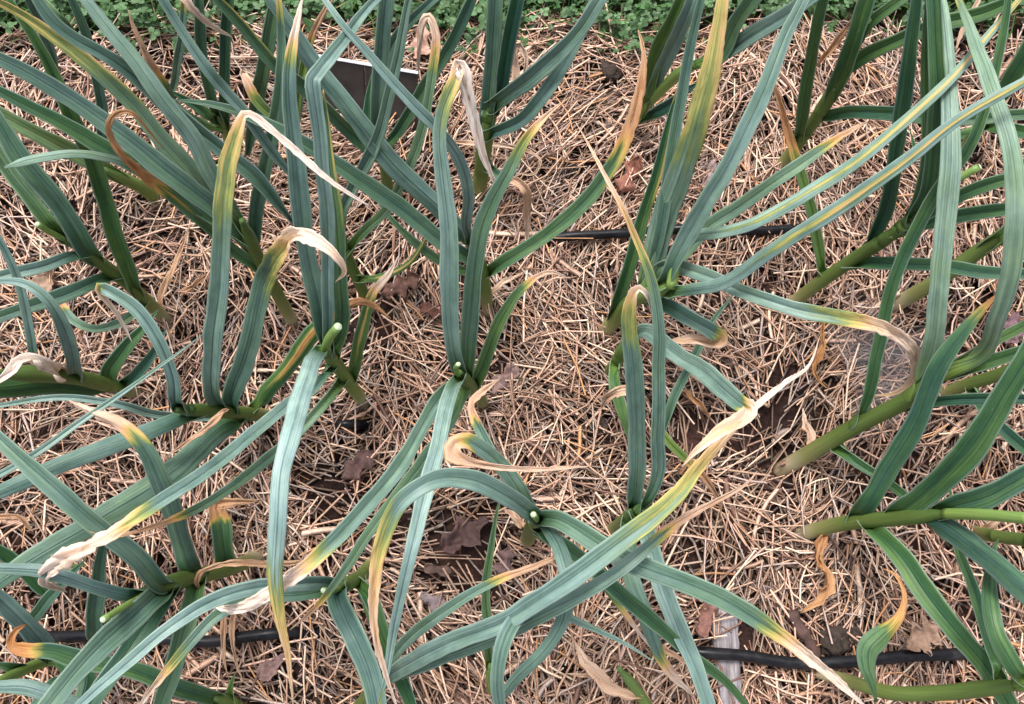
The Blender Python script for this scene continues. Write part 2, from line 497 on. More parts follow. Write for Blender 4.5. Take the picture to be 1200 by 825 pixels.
def build_crumbs():
    n = 15000
    x = rng.uniform(-1.2, 1.2, n); y = rng.uniform(-0.45, 0.9, n)
    r = 0.0009 + 0.0042 * rng.beta(1, 4.5, n)
    z = ground_z(x, y) + r * 0.4 + 0.012 * rng.beta(1, 2, n)
    D = np.array([(1, 0, 0), (0, 1, 0), (-1, 0, 0), (0, -1, 0), (0, 0, .6), (0, 0, -.6)], float)
    a = rng.uniform(0, 6.28, n); ca, sa = np.cos(a), np.sin(a)
    k = rng.uniform(0.5, 1.5, (n, 6, 1))
    P = D[None] * k * r[:, None, None] + rng.normal(0, 0.22, (n, 6, 3)) * r[:, None, None]
    V = np.stack([P[..., 0] * ca[:, None] - P[..., 1] * sa[:, None] + x[:, None], P[..., 0] * sa[:, None] + P[..., 1] * ca[:, None] + y[:, None], P[..., 2] + z[:, None]], 2)
    f = np.array([(0, 1, 4), (1, 2, 4), (2, 3, 4), (3, 0, 4), (1, 0, 5), (2, 1, 5), (3, 2, 5), (0, 3, 5)])
    F = (np.arange(n) * 6)[:, None, None] + f[None]
    pal = np.array([(0.045, 0.026, 0.021), (0.09, 0.048, 0.038), (0.14, 0.08, 0.06), (0.022, 0.016, 0.014)])
    c = pal[rng.choice(4, n, p=[.35, .3, .15, .2])]
    o = fast_mesh('soil_crumbs', V.reshape(-1, 3), F.reshape(-1, 3), tint_mat('crumb', .95, .1), np.repeat(c, 6, 0), smooth=False)
    tag(o, 'dark crumbs of soil and rotted leaf between the straw', 'soil crumbs', kind='stuff')
build_crumbs()

def build_lawn():
    """clover and grass at the far edge of the bed"""
    V, F3, T = [], [], []
    n = 21000
    xs = rng.uniform(-1.4, 1.4, n)
    ys = 0.835 + rng.beta(1.0, 2.2, n) * 1.0
    for x, y in zip(xs, ys):
        if y < 0.868 + 0.055 * float(VN1(x, y, 9)) + (0.03 if x > .3 else 0) - (0.05 if random.random() < 0.10 else 0): continue
        g = random.random()
        z0 = float(ground_z(x, y)) + 0.01
        if g < 0.66:
            h = z0 + random.uniform(0.008, 0.045); rl = random.uniform(0.0028, 0.0062)
            a0 = random.uniform(0, 6.28); tx, ty = random.gauss(0, .35), random.gauss(0, .35)
            c = random.uniform(0.8, 1.8)
            col = (0.045 * c, 0.100 * c, 0.032 * c) if random.random() < 0.75 else (0.085 * c, 0.15 * c, 0.065 * c)
            for k in range(3):
                a = a0 + k * 2.094
                cx, cy = x + math.cos(a) * rl * 1.02, y + math.sin(a) * rl * 1.02
                b = len(V)
                for j in range(7):
                    q = 2 * math.pi * j / 7
                    px, py = cx + math.cos(q) * rl, cy + math.sin(q) * rl * 0.95
                    V.append((px, py, h + (px - x) * tx + (py - y) * ty + 0.0012 * math.sin(q * 2 + a)))
                    T.append(col)
                for j in range(1, 6): F3.append((b, b + j, b + j + 1))
            b = len(V)
            V += [(x - .0006, y, z0 - .02), (x + .0006, y, z0 - .02), (x, y, h)]; T += [(0.1, 0.17, 0.04)] * 3; F3.append((b, b + 1, b + 2))
        else:
            a = random.uniform(0, 6.28); l = random.uniform(0.02, 0.07); wd = random.uniform(.001, .002)
            ex, ey = math.cos(a), math.sin(a)
            b = len(V); c = random.uniform(0.7, 1.4)
            for t, ww in ((0, 1), (.5, .8), (1, .05)):
                px, py, pz = x + ex * l * t * t * 0.8, y + ey * l * t * t * .8, z0 + l * t * (1 - .35 * t)
                V += [(px - ey * wd * ww, py + ex * wd * ww, pz), (px + ey * wd * ww, py - ex * wd * ww, pz)]
                T += [(0.06 * c, 0.135 * c, 0.03 * c)] * 2
            F3 += [(b, b + 1, b + 3), (b, b + 3, b + 2), (b + 2, b + 3, b + 5), (b + 2, b + 5, b + 4)]
    o = fast_mesh('clover_lawn', np.array(V), np.array(F3), M_CLOVER, np.array(T))
    tag(o, 'low green clover and grass along the far edge of the bed', 'lawn', kind='stuff')
build_lawn()

# ------------------------------------------------------------------ garlic plants
def parse(path):
    out = []
    for tok in path.split():
        v = [float(q) for q in tok.split(',')]
        p = at(v[0], v[1], v[2] / 100.0)
        out.append([p.x, p.y, p.z, v[3] if len(v) > 3 else 1.0, v[4] if len(v) > 4 else 0.0])
    return out

def set_attrs(me, life, lane, margin=None):
    if margin is not None:
        c = me.attributes.new('margin', 'FLOAT', 'POINT'); c.data.foreach_set('value', np.asarray(margin, np.float32))
    a = me.color_attributes.new('life', 'FLOAT_COLOR', 'POINT')
    a.data.foreach_set('color', np.asarray(life, np.float32).ravel())
    b = me.attributes.new('lane', 'FLOAT_VECTOR', 'POINT')
    b.data.foreach_set('vector', np.asarray(lane, np.float32).ravel())

leaf_count = [0]
STEMS = {}
def leaf(plant, path, w, d=None, tone=0.2, dm=1.0, dl=0.22, h=0.10, b=0.25, mid=0.0, f=24, r=0, E=0.0, base=0.6, tip=1.7, crk=1.0, name='leaf', label=None, edge=0.0, free=False):
    """path: pixel,pixel,height cm[,width factor]; w px at its widest; d: share of length where drying starts;
    tone 0 bleached .. 1 brown; h yellow-green; b wax and painted-in sky reflection as bloom; mid: dry midrib stripe; f: channel angle; E: metres it goes on past the last point"""
    leaf_count[0] += 1
    k = leaf_count[0]
    rr = random.Random(k * 13)
    pts = parse(path)
    sheath = 0.0; sdir = None
    st = STEMS.get(plant.name)
    perpt = any(q[4] > 0 for q in pts)
    if st and name == 'leaf' and not free:
        p0 = Vector(pts[0][:3])
        di = [(q - p0).length for q in st[0]]
        i0 = min(range(len(di)), key=lambda i: di[i])
        if di[i0] < 0.045 and i0 > 2:
            ib = max(0, i0 - max(3, int(0.012 / st[2])))
            pb, pn = st[0][ib], st[0][i0]
            pts = [[*pb, 1.0, 0.0], [*pb.lerp(pn, 0.6), 1.0, 0.0], [*pn.lerp(p0, 0.35), 1.0, 0.0]] + pts[1:]
            sheath = st[1][i0] * 1.03
            sh_r = lambda dd, st=st, ib=ib, i0=i0: st[1][min(i0, ib + int(dd / st[2]))]
            far = Vector(pts[4 if len(pts) > 4 else -1][:3]) - pn
            sdir = (st[0][min(i0 + 2, len(st[0]) - 1)] - st[0][max(i0 - 2, 0)]).normalized()
    if E:
        p1 = Vector(pts[-1][:3]); t = (p1 - Vector(pts[-2][:3])).normalized()
        for q in range(3):
            t = (t + Vector((0, 0, -0.28))).normalized()
            p1 = p1 + t * (E / 3); pts.append([p1.x, p1.y, p1.z, 1.0, pts[-1][4]])
    S, L = spline(pts, 0.0055, 18)
    n = len(S)
    P = [Vector(s[:3]) for s in S]
    t = np.linspace(0, 1, n)
    wm = 0.87 * w / FPX * depth(P[n // 2] if not E else Vector(pts[max(1, len(pts) // 2 - 1)][:3]))
    if sheath: base = 0.95
    prof = np.where(t < 0.12, base + (1 - base) * smoothstep(0, 0.12, t), 1.0)
    tp = np.clip((t - 0.35) / 0.65, 0, 1)
    prof = prof * np.clip(1 - tp ** tip, 0.02, 1) ** 0.8
    prof = np.maximum(prof, 0.035)
    width = wm * prof * S[:, 3]
    # frames
    sides = []
    prev = None
    for i in range(n):
        T = (P[min(i + 1, n - 1)] - P[max(i - 1, 0)]).normalized()
        V = (CAMP + Vector((0, 0, 0.35)) - P[i]).normalized()
        s = T.cross(V)
        if s.length < 0.12: s = prev.copy() if prev else Vector((1, 0, 0))
        s = (s - T * s.dot(T)).normalized()
        if prev and s.dot(prev) < 0: s = -s
        sides.append(s); prev = s
    for _ in range(3):
        sides = [(sides[max(i - 1, 0)] + sides[i] * 1.2 + sides[min(i + 1, n - 1)]).normalized() for i in range(n)]
    roll0 = R(r + rr.uniform(-10, 10)); rph = rr.uniform(0, 6.28)
    ts = d if d is not None else 2.0
    cr = 10                                             # strips across
    Vv, life, lane, margin = [], [], [], []
    f = f * 1.25 if abs(f) < 36 else f
    hueT = np.clip(h + rr.uniform(-0.05, 0.10), 0, 1); blo = np.clip(b * 1.05 + 0.11 * float(smoothstep(.03, .15, b)) + rr.uniform(-0.08, 0.10), 0, 1)
    if plant.location.x > 0.33:
        hueT = min(1, hueT + 0.06)
        if b < 0.3: blo = b * 0.6
    if plant.location.x < -0.2 and plant.location.y > 0.3: hueT = min(1, hueT + 0.07)
    for i in range(n):
        T = (P[min(i + 1, n - 1)] - P[max(i - 1, 0)]).normalized()
        s = (sides[i] - T * sides[i].dot(T)).normalized()
        roll = roll0 + R(7) * math.sin(rph + t[i] * 5)
        if d is not None and not perpt: roll += R(22) * crk * float(np.clip((t[i] - ts) * 3, 0, 1)) * math.sin(rph * 2 + t[i] * 13)
        s = Matrix.Rotation(roll, 3, T) @ s
        nn = s.cross(T)
        dist = t[i] * L
        wrap = 1 - float(smoothstep(0.010, 0.055, dist)) if sheath else 0.0
        if wrap > 0:
            # the sheath is closed on the side the blade leaves the stem
            cdir = far - T * far.dot(T)
            cdir = cdir.normalized() if cdir.length > 1e-4 else nn
            edir = T.cross(cdir)
            if edir.dot(s) < 0: edir = -edir
        dead_i = float(smoothstep(ts, ts + dl * .55, t[i])) * 0.72 + 0.28 * float(np.clip((t[i] - ts) / max(1e-3, 1 - ts), 0, 1)) if d is not None else 0.0
        dead_i *= dm
        if perpt: dead_i = float(S[i, 4])
        fold = R(f) * (1 + 0.9 * (1 - float(smoothstep(0, 0.22, t[i])))) if abs(f) < 50 else R(f)
        fold *= 1 + 0.9 * dead_i * (0.5 + 0.5 * math.sin(k * 1.7 + t[i] * 7))
        fold = max(-R(72), min(R(72), fold))
        shrivel = crk * dead_i
        hw = width[i] / 2
        for j in range(cr + 1):
            u = j / cr * 2 - 1
            au = abs(u)
            # round keel, straight wings
            across = hw * u * math.cos(fold * 0.9)
            rise = hw * (math.sqrt(au * au + 0.006) - 0.0775) * math.sin(fold) * (1 - 0.25 * au)
            wob = 0.0
            if shrivel > 0.05:
                q = P[i] * 55 + Vector((k * 3.1, u * 1.6, 0))
                wob = shrivel * hw * (0.60 * mnoise.noise(q) + 0.42 * mnoise.noise(Vector((q.x * 3.1, q.y * 3.1, q.z * 3.1 + u * 2.2))))
                across += shrivel * hw * 0.34 * u * au * mnoise.noise(Vector((t[i] * L * 150, k * 1.9, 3.0 if u > 0 else 8.0)))
                rise += shrivel * hw * 0.35 * (u * u) * math.sin(k + t[i] * 9)
            wv = 0.05 * hw * math.sin(t[i] * 19 + k + u) + 0.10 * hw * u * mnoise.noise(Vector((t[i] * L * 38, k * 1.3, 2.0 if u > 0 else 7.0))) + 0.0022 * mnoise.noise(Vector((t[i] * L * 14, k * 2.1, 0.5)))
            pos = P[i] + s * (across + wv) + nn * (rise + wob)
            if wrap > 0:
                ph = u * R(128)
                cyl = P[i] + (edir * math.sin(ph) + cdir * math.cos(ph)) * (sh_r(dist) * (0.72 + 0.30 * min(1.0, dist / 0.03)))
                pos = pos.lerp(cyl, wrap)
            Vv.append(pos)
            de = dead_i
            if perpt:
                de = de + 0.16 * (au - 0.4) * math.sin(min(1.0, de) * math.pi)
            elif d is not None:
                de = max(de, float(smoothstep(ts - 0.05, ts + dl * .55, t[i])) * (0.30 + 0.5 * au) * dm)
            if mid > 0:
                de = max(de, mid * math.exp(-(u / 0.24) ** 2) * float(smoothstep(0.15, 0.5, t[i])))
            if edge > 0:
                de = max(de, edge * float(smoothstep(0.45, 1.0, u)) * float(smoothstep(0.40, 0.75, t[i])))
            gh = hueT + (0.26 * (1 - float(smoothstep(0.008, 0.06, dist))) if sheath else 0.0)       # yellow-green next to the sheath
            life.append((de, min(1, gh), blo * float(smoothstep(0.01, 0.12, dist) if sheath else 1.0), tone))
            lane.append((u * wm / 2, t[i] * L, k * 0.77)); margin.append(float(smoothstep(0.80, 1.0, au)))
    F = []
    m = cr + 1
    for i in range(n - 1):
        for j in range(cr):
            F.append((i * m + j, i * m + j + 1, (i + 1) * m + j + 1, (i + 1) * m + j))
    o = mesh_obj(name, Vv, F, M_LEAF, plant)
    set_attrs(o.data, life, lane, margin)
    so = o.modifiers.new('thickness', 'SOLIDIFY'); so.thickness = 0.0008; so.offset = 0
    if label: o['label'] = label
    return o

def tube(plant, name, path, w0, w1, lime=0.0, mat=None, t0=0.0, t1=1.0, k=18, cap=True, bump=0.0):
    pts = parse(path)
    S, L = spline(pts, 0.007, 10)
    n = len(S); P = [Vector(s[:3]) for s in S]
    dm = depth(P[n // 2]) / FPX
    V, F, life, lane = [], [], [], []
    for i in range(n):
        t = i / (n - 1)
        T = (P[min(i + 1, n - 1)] - P[max(i - 1, 0)]).normalized()
        s = T.cross(Vector((0.13, 0.21, 1))).normalized() if abs(T.z) < 0.98 else T.cross(Vector((1, 0, 0))).normalized()
        u = s.cross(T)
        r = (w0 + (w1 - w0) * t) / 2 * dm * S[i, 3]
        # overlapping sheaths leave little steps
        r *= 1 + bump * 0.0
        if bump: r *= 1 - 0.6 * float(smoothstep(0.80, 1.0, t))
        for j in range(k):
            a = 2 * math.pi * j / k
            V.append(P[i] + s * math.cos(a) * r * (1 + 0.06 * math.cos(2 * a)) + u * math.sin(a) * r)
            life.append((t0 + (t1 - t0) * t, lime, 0, 1)); lane.append((a * r, t * L, L))
    for i in range(n - 1):
        for j in range(k):
            F.append((i * k + j, i * k + (j + 1) % k, (i + 1) * k + (j + 1) % k, (i + 1) * k + j))
    if cap:
        F.append(tuple((n - 1) * k + j for j in range(k)))
        F.append(tuple(range(k))[::-1])
    o = mesh_obj(name, V, F, mat or M_STEM, plant)
    set_attrs(o.data, life, lane)
    return o, P[-1], (P[-1] - P[-2]).normalized(), w1 / 2 * dm

def scape(plant, path, w):
    o, e, T, r = tube(plant, 'scape', path, w, w * 0.95, lime=1.0, t0=0.5)
    s = T.orthogonal().normalized(); u = T.cross(s)
    V = [e + T * 0.0012 + (s * math.cos(a) + u * math.sin(a)) * r * 0.86 for a in [i * 0.5236 for i in range(12)]]
    V += [e + T * 0.0026 + (s * math.cos(a) + u * math.sin(a)) * r * 0.5 for a in [i * 0.5236 for i in range(12)]]
    F = [(j, (j + 1) % 12, 12 + (j + 1) % 12, 12 + j) for j in range(12)] + [tuple(range(12, 24))]
    c = mesh_obj('cut_end', V, F, M_CUT)
    c.parent = o
    c.matrix_parent_inverse = Matrix.Identity(4)
    c['label'] = 'pale freshly cut end of the flower stalk'
    return o

def plant(label, px, py):
    p = at(px, py, 0); p.z = -0.02
    e = empty('garlic_plant', p)
    tag(e, label, 'garlic plant', 'garlic plants growing in the straw bed')
    BARE_P.append(p)
    return e
BARE_P = []

def stem(pl, path, w0, w1, lime=0.0):
    """pseudostem of wrapped sheaths; it is carried on down into the soil"""
    toks = path.split()
    a = [float(q) for q in toks[0].split(',')]; b = [float(q) for q in toks[1].split(',')]
    dz = max(1.0, b[2] - a[2]); q = 3.0 / dz
    toks.insert(0, '%f,%f,%f' % (a[0] - (b[0] - a[0]) * q, a[1] - (b[1] - a[1]) * q, a[2] - 3.0))
    w0, w1 = w0 * 0.82, w1 * 0.76
    o = tube(pl, 'stem', ' '.join(toks), w0, w1, lime, bump=1.0)
    S, L = spline(parse(' '.join(toks)), 0.004, 10)
    P = [Vector(q[:3]) for q in S]; dm = depth(P[len(P) // 2]) / FPX
    STEMS[pl.name] = (P, [(w0 + (w1 - w0) * i / (len(P) - 1)) / 2 * dm for i in range(len(P))], L / (len(P) - 1))
    return o

# ---- right side -------------------------------------------------------------
p = plant('garlic plant with leaning olive stem and a long level leaf running off the right edge', 930, 352)
stem(p, '930,354,0 962,330,6 1000,304,12 1030,285,17 1065,262,23', 20, 20)
leaf(p, '966,330,6 962,300,9 955,265,12 938,200,17 916,132,22 903,92,25 893,66,26 887,58,26', 17, d=.55, tone=.9, h=.3, b=.05)
leaf(p, '1012,298,13 1035,252,20 1047,195,27 1058,120,34 1068,50,40 1075,-5,44', 23, h=.10, b=.06, E=.12)
leaf(p, '990,312,11 1040,309,16 1095,312,20 1150,319,23 1205,322,25', 21, h=.12, b=.10, E=.14)
leaf(p, '1055,265,20 1072,240,25 1083,180,30 1084,110,35 1085,45,40 1088,-5,43', 15, h=.16, b=.02, E=.1)
leaf(p, '1062,262,22 1085,228,28 1096,170,33 1097,90,39 1094,-5,44', 25, h=.08, b=.08, E=.12)
leaf(p, '1075,256,22 1110,238,26 1150,220,29 1205,205,32', 19, h=.10, b=.10, E=.15)
leaf(p, '1070,268,20 1120,255,24 1170,246,27 1210,242,29', 21, h=.10, b=.05, E=.15)
scape(p, '1085,238,24 1115,215,25 1132,204,26 1147,196,27', 9)
leaf(p, '962,377,2 964,404,2.5 956,428,2 960,445,1.6 971,456,1.5', 10, d=-.3, tone=1, crk=1.6, name='dead_leaf')

p = plant('garlic plant with pale whitish stem base whose stem leans right, near the cobweb', 930, 542)
stem(p, '930,542,0 962,523,5 1005,498,11 1060,470,18 1090,448,22 1120,430,25', 25, 22)
leaf(p, '1000,500,11 1018,465,15 1029,405,20 1044,338,25 1070,280,29 1100,222,33 1135,175,36 1160,110,39 1176,40,42 1182,-8,44', 20, h=.16, b=.08, E=.08)
leaf(p, '1065,468,19 1088,425,24 1100,355,30 1109,250,36 1113,150,39 1109,60,39 1101,-8,38', 27, h=.34, b=.34, f=-14, E=.1)
leaf(p, '1035,480,14 1090,471,19 1150,467,23 1210,468,26', 17, h=.12, b=.06, E=.14)
leaf(p, '1112,436,24 1150,414,28 1172,370,34 1187,310,39 1190,240,43 1184,170,45 1166,110,45 1145,52,43 1121,-5,39', 27, d=.86, tone=.1, h=.45, b=.38, f=-18, E=.06)
leaf(p, '1115,435,24 1150,408,27 1200,382,30 1220,372,31', 15, h=.32, b=.1, E=.12)
leaf(p, '1112,440,23 1155,426,26 1205,411,28', 20, h=.08, b=.02, E=.12)
leaf(p, '972,517,6 1005,543,8 1035,562,9 1065,584,9 1090,602,8', 15, h=.16, b=.02, E=.05)
leaf(p, '946,530,3 950,515,3 944,495,2 941,478,1', 13, d=-.3, tone=.5, name='dead_leaf', crk=1.4)

p = plant('garlic plant with a level stem and a twisted brown dead leaf at its base', 945, 620)
stem(p, '945,624,0 985,614,6 1040,608,14 1085,604,20 1115,602,24', 22, 24)
scape(p, '1108,602,23 1150,603,28 1210,608,34', 14)
leaf(p, '995,612,8 1015,592,13 1045,545,18 1075,490,23 1102,425,28 1140,377,31 1172,343,32', 29, d=.90, tone=1, h=.10, b=.10, tip=3.0, f=-16)
leaf(p, '1042,610,13 1062,596,18 1098,570,23 1142,520,29 1172,470,33 1208,415,37', 36, h=.08, b=.06, f=18, E=.18)
leaf(p, '1010,610,10 1030,625,13 1054,650,15 1088,697,17 1122,742,18 1154,782,18 1185,830,17', 33, h=.13, b=.03, E=.12)
leaf(p, '1095,604,20 1125,592,25 1155,582,28 1205,556,32', 33, h=.08, b=.16, E=.15)
leaf(p, '1070,606,18 1100,612,22 1135,634,26 1165,658,29 1210,698,32', 40, h=.08, b=.22, f=-34, E=.15)
leaf(p, '962,618,2 964,640,2.6 962,660,2.2,.7 968,682,2.4 962,700,2 938,718,1.5', 22, d=-.4, tone=.95, crk=1.8, name='dead_leaf', label='twisted orange brown dead leaf', tip=2.5)

p = plant('olive stemmed garlic plant low behind the dried orange sheath near the right edge', 1105, 460)
stem(p, '1105,461,0 1132,451,4 1165,441,8 1200,428,12 1245,414,17', 18, 20)
leaf(p, '1140,470,5 1165,495,6 1205,528,7', 19, h=.12, b=.04, E=.1)
leaf(p, '1110,462,1 1120,452,2 1140,447,2.4', 16, d=-.3, tone=.45, name='dead_leaf')

p = plant('garlic plant with a tan stem base in the straw beside the upright bright leaf', 1060, 350)
stem(p, '1058,352,0 1095,331,5 1140,299,10 1180,273,15 1235,240,22', 23, 20)
leaf(p, '1150,292,12 1172,276,15 1190,262,17 1215,250,19', 18, h=.4, b=0, E=.1)

p = plant('upper right garlic plant with a forked leaning stem, clear of the others', 915, 193)
stem(p, '915,195,0 940,162,6 962,130,12 985,92,18 995,75,20', 19, 19)
leaf(p, '932,170,5 940,140,11 948,80,19 957,30,25 966,-8,29', 19, h=.2, b=.04, E=.15)
leaf(p, '968,122,13 982,98,18 998,55,24 1014,5,29 1022,-20,31', 26, h=.2, b=.02, E=.15)
leaf(p, '980,102,17 1005,72,21 1040,52,25 1092,30,29 1150,16,32 1200,-4,35', 22, h=.12, b=.05, E=.12)
leaf(p, '995,72,20 1013,34,25 1037,13,28 1062,-5,30', 17, h=.14, b=.06, E=.12)
leaf(p, '950,142,9 990,132,14 1045,134,19 1095,139,22 1150,140,24 1210,134,26', 21, h=.1, b=.1, E=.12)
leaf(p, '958,78,3 985,42,8 1002,18,12 1004,0,14 1000,-15,15', 10, d=-.3, tone=.8, name='dead_leaf')
scape(p, '1000,40,24 1010,25,27 1018,24,27', 8)

p = plant('garlic plant at the upper right corner with dark broad blades behind the crossing leaves', 1135, 165)
stem(p, '1135,168,0 1150,145,4 1172,112,9', 18, 20)
leaf(p, '1160,130,7 1176,108,10 1195,75,14 1222,25,19', 24, h=.14, b=.03, E=.14)
leaf(p, '1150,150,4 1175,150,8 1215,158,11', 20, h=.2, b=.02, E=.1)
leaf(p, '1119,60,1 1123,44,2 1135,20,4 1148,-5,6', 8, d=-.3, tone=.5, name='dead_leaf', E=.04)
leaf(p, '1145,155,3 1110,165,4 1075,180,5 1066,150,6', 12, h=.2, b=.02)

# ---- centre right -----------------------------------------------------------
p = plant('tall garlic plant right of centre whose broad leaf yellows toward the top edge', 713, 382)
stem(p, '713,384,0 727,366,5 745,350,11 772,342,17 790,332,20', 24, 22, lime=.35)
leaf(p, '716,376,3 724,352,8 737,314,13 755,250,19 769,205,23 784,140,28 799,88,31', 21, d=.93, tone=.9, h=.2, b=.05, edge=.55)
leaf(p, '742,350,10 758,330,14 772,280,20 784,205,26 799,115,32 812,40,37 821,-5,40', 19, h=.12, b=.16, E=.1)
leaf(p, '748,348,12 764,310,17 778,255,22 797,200,28,1,.06 818,140,34,1,.2 835,70,39,1,.32 847,-5,43,1,.38', 36, tone=0, h=.30, b=.28, f=-12, E=.07)
leaf(p, '770,345,16 784,322,20 803,285,24 828,238,29 860,180,34 893,108,38 922,40,41 945,-8,43', 28, h=.10, b=.36, f=26, E=.1)
leaf(p, '760,330,13 775,312,17 828,323,22 876,344,25 930,362,27 985,371,28,1,.20 1028,382,27,1,.62 1063,403,24,1,.75 1073,428,20,1,.68 1067,449,17,.8,.7 1049,462,15,.7,.6 1012,466,13,.5,.5', 23, tone=.05, h=.18, b=.42, tip=3.5)
leaf(p, '778,348,18 810,338,22 850,330,26 900,296,31 980,246,37 1050,196,42 1120,142,46 1205,92,49', 20, h=.16, b=.48, mid=.46, f=-16, E=.1)
leaf(p, '785,330,17 792,300,20 812,278,23 845,272,26 885,260,29 968,212,33 1045,156,37 1105,102,40 1147,57,41 1196,-4,42', 19, d=.86, tone=.1, h=.2, b=.40, mid=.46, f=-16, E=.06)
leaf(p, '775,335,14 800,300,17 826,270,20 865,243,23 930,200,27 978,166,29 1000,152,29 1016,142,28', 22, d=.78, tone=.7, h=.26, b=.12, tip=2.6)
leaf(p, '762,352,12 776,357,14 811,374,16 838,390,16.5,1,.08 846,396,16,.95,.5 838,401,15,.9,.62 811,399,14,.85,.7 778,402,12,.7,.6', 24, tone=.35, h=.12, b=.12, tip=5)
tube(p, 'scape', '786,338,19 797,290,22 812,276,23', 13, 12, lime=1.0, t0=.4)

p = plant('garlic plant with two tall upright leaves right of centre, one tip bleached and folded over', 722, 618)
stem(p, '722,620,0 733,612,6 742,603,12', 24, 26)
leaf(p, '740,606,10 747,560,16 747,500,22 744,440,28 738,390,32,1,.14 739,356,35,1,.30 748,338,36.5,.8,.7 757,345,36,.7,1 762,362,34,.6,1 765,378,32,.5,1', 27, tone=0, h=.16, b=.22, f=20, tip=2.6)
leaf(p, '752,602,12 768,560,18 770,500,24 772,430,30 771,370,35 762,322,38,1,.16 745,280,40,.9,.40 728,242,42,.9,.55 705,200,43,.9,.66 674,143,43,.9,.6', 23, tone=.15, h=.14, b=.24, f=22, tip=1.1)
leaf(p, '736,612,10 735,640,14 738,672,16 751,708,16 766,752,14 784,787,12 812,816,9', 25, d=.72, tone=.35, h=.14, b=.16, tip=2.2)
leaf(p, '742,600,12 756,618,17 764,650,20 775,690,22 793,732,23 816,782,23 832,835,22', 29, h=.1, b=.38, E=.12)
leaf(p, '758,470,11 735,459,13 715,462,12 705,478,9', 16, d=-.3, tone=.55, name='dead_leaf', label='curled tan dead leaf tip', tip=4)

p = plant('garlic plant with a short dark sheath half hidden behind the two tall upright leaves', 718, 432)
stem(p, '716,434,0 722,425,3 728,412,7', 20, 19)
leaf(p, '722,420,4 720,445,6 728,480,6 742,520,5 750,560,3', 18, h=.25, b=.02)
leaf(p, '726,412,7 752,390,13 783,407,22 818,432,29 850,456,35 870,473,38.5,1,.15 881,481,39.5,.95,.85 872,490,40.5,1.0,.75 842,506,42,1.1,.6 816,529,42.5,1.0,.7 800,548,42,.8,.7', 28, tone=.12, h=.16, b=.36, tip=3.5)
leaf(p, '778,508,3 788,470,5 808,430,7 832,380,8 862,342,9', 14, h=.2, b=.1)
leaf(p, '768,490,6 780,512,8 806,540,8 830,566,6 843,590,3 843,606,1', 13, d=.38, tone=.8, h=.8, b=0)
leaf(p, '803,458,2 818,470,3 833,490,1', 11, d=-.3, tone=.9, name='dead_leaf')

# ---- top centre -------------------------------------------------------------
p = plant('garlic plant behind the tall yellowing leaf, its light green stem leaning right', 738, 150)
stem(p, '738,150,0 757,123,6 778,102,11 802,82,16 832,70,20', 16, 17, lime=.9)
leaf(p, '748,140,4 757,110,9 770,62,16 786,28,21 802,-5,25', 24, h=.3, b=.04, E=.15)
leaf(p, '758,122,7 770,92,12 790,50,19 808,8,25 816,-15,27', 22, h=.14, b=.22, E=.15)
leaf(p, '825,74,19 853,62,23 885,40,28 925,15,33 955,-8,36', 26, h=.1, b=.30, E=.15)
leaf(p, '820,78,18 842,70,22 860,30,27 886,-5,32', 24, h=.28, b=.05, E=.15)
leaf(p, '748,142,2 775,128,5 800,108,8 822,95,10', 20, h=.1, b=.04)

p = plant('garlic plant in the top middle with a thick stem and drooping folded side leaves', 560, 224)
stem(p, '561,225,0 565,195,6 568,165,11 575,125,17', 20, 26, lime=.15)
leaf(p, '567,165,11 570,140,15 578,70,23 582,-5,30', 22, h=.12, b=.08, E=.2)
leaf(p, '574,140,14 584,115,18 593,65,24 607,-5,31', 21, h=.14, b=.04, E=.2)
leaf(p, '566,128,16 590,113,20 620,92,24 650,66,27 680,34,30 706,-4,33', 25, h=.16, b=.26, d=.8, dl=.6, tone=.1, E=.1)
leaf(p, '563,160,12 588,152,16 612,140,19 640,107,23 668,62,26 692,15,29 704,-8,30', 21, h=.10, b=.20, E=.15)
leaf(p, '602,118,20 605,90,22 603,60,24 609,51,24.5 616,66,24 615,95,22', 12, d=-.2, tone=.5, name='dead_leaf', tip=4)
leaf(p, '530,167,2 567,169,3.5 596,171,3 620,178,2.4 633,189,2 624,204,1.5 604,202,1.2', 9, d=-.3, tone=.55, name='dead_leaf')
leaf(p, '570,190,6 590,208,9 610,216,10 617,224,9.5 616,245,6 619,284,1', 15, d=.36, dl=.06, tone=.6, h=.15, b=.25, tip=4)

p = plant('garlic plant in the middle of the bed behind the bleached folded tip', 571, 356)
stem(p, '571,357,0 568,330,5 562,305,10 552,285,14', 17, 17)
leaf(p, '568,325,6 590,306,10 640,277,14 690,231,18 724,182,22 743,132,25 752,88,27 754,58,28 748,35,28', 23, d=.62, dl=.2, tone=.85, h=.2, b=.05, tip=3.2, edge=.5)
leaf(p, '565,312,9 540,296,13 514,280,16 473,247,20 429,218,24 385,187,28 350,165,31 318,148,33', 27, h=.1, b=.10, E=.12)
leaf(p, '558,296,12 535,265,17 512,240,20 473,204,24 442,172,27 407,126,31 374,83,34 345,42,37 312,-5,40', 31, h=.12, b=.24, f=-26, E=.12)
leaf(p, '552,292,14 546,266,20 549,231,26 538,190,31 513,152,36 473,109,40 433,65,43 403,31,45 376,-8,46', 19, d=.93, tone=.2, h=.08, b=.48, E=.06)
leaf(p, '560,322,7 530,314,9 495,292,11 460,258,13 440,230,14', 15, h=.25, b=.05)
leaf(p, '574,345,2 590,330,3 610,322,2', 10, d=-.3, tone=.6, name='dead_leaf')

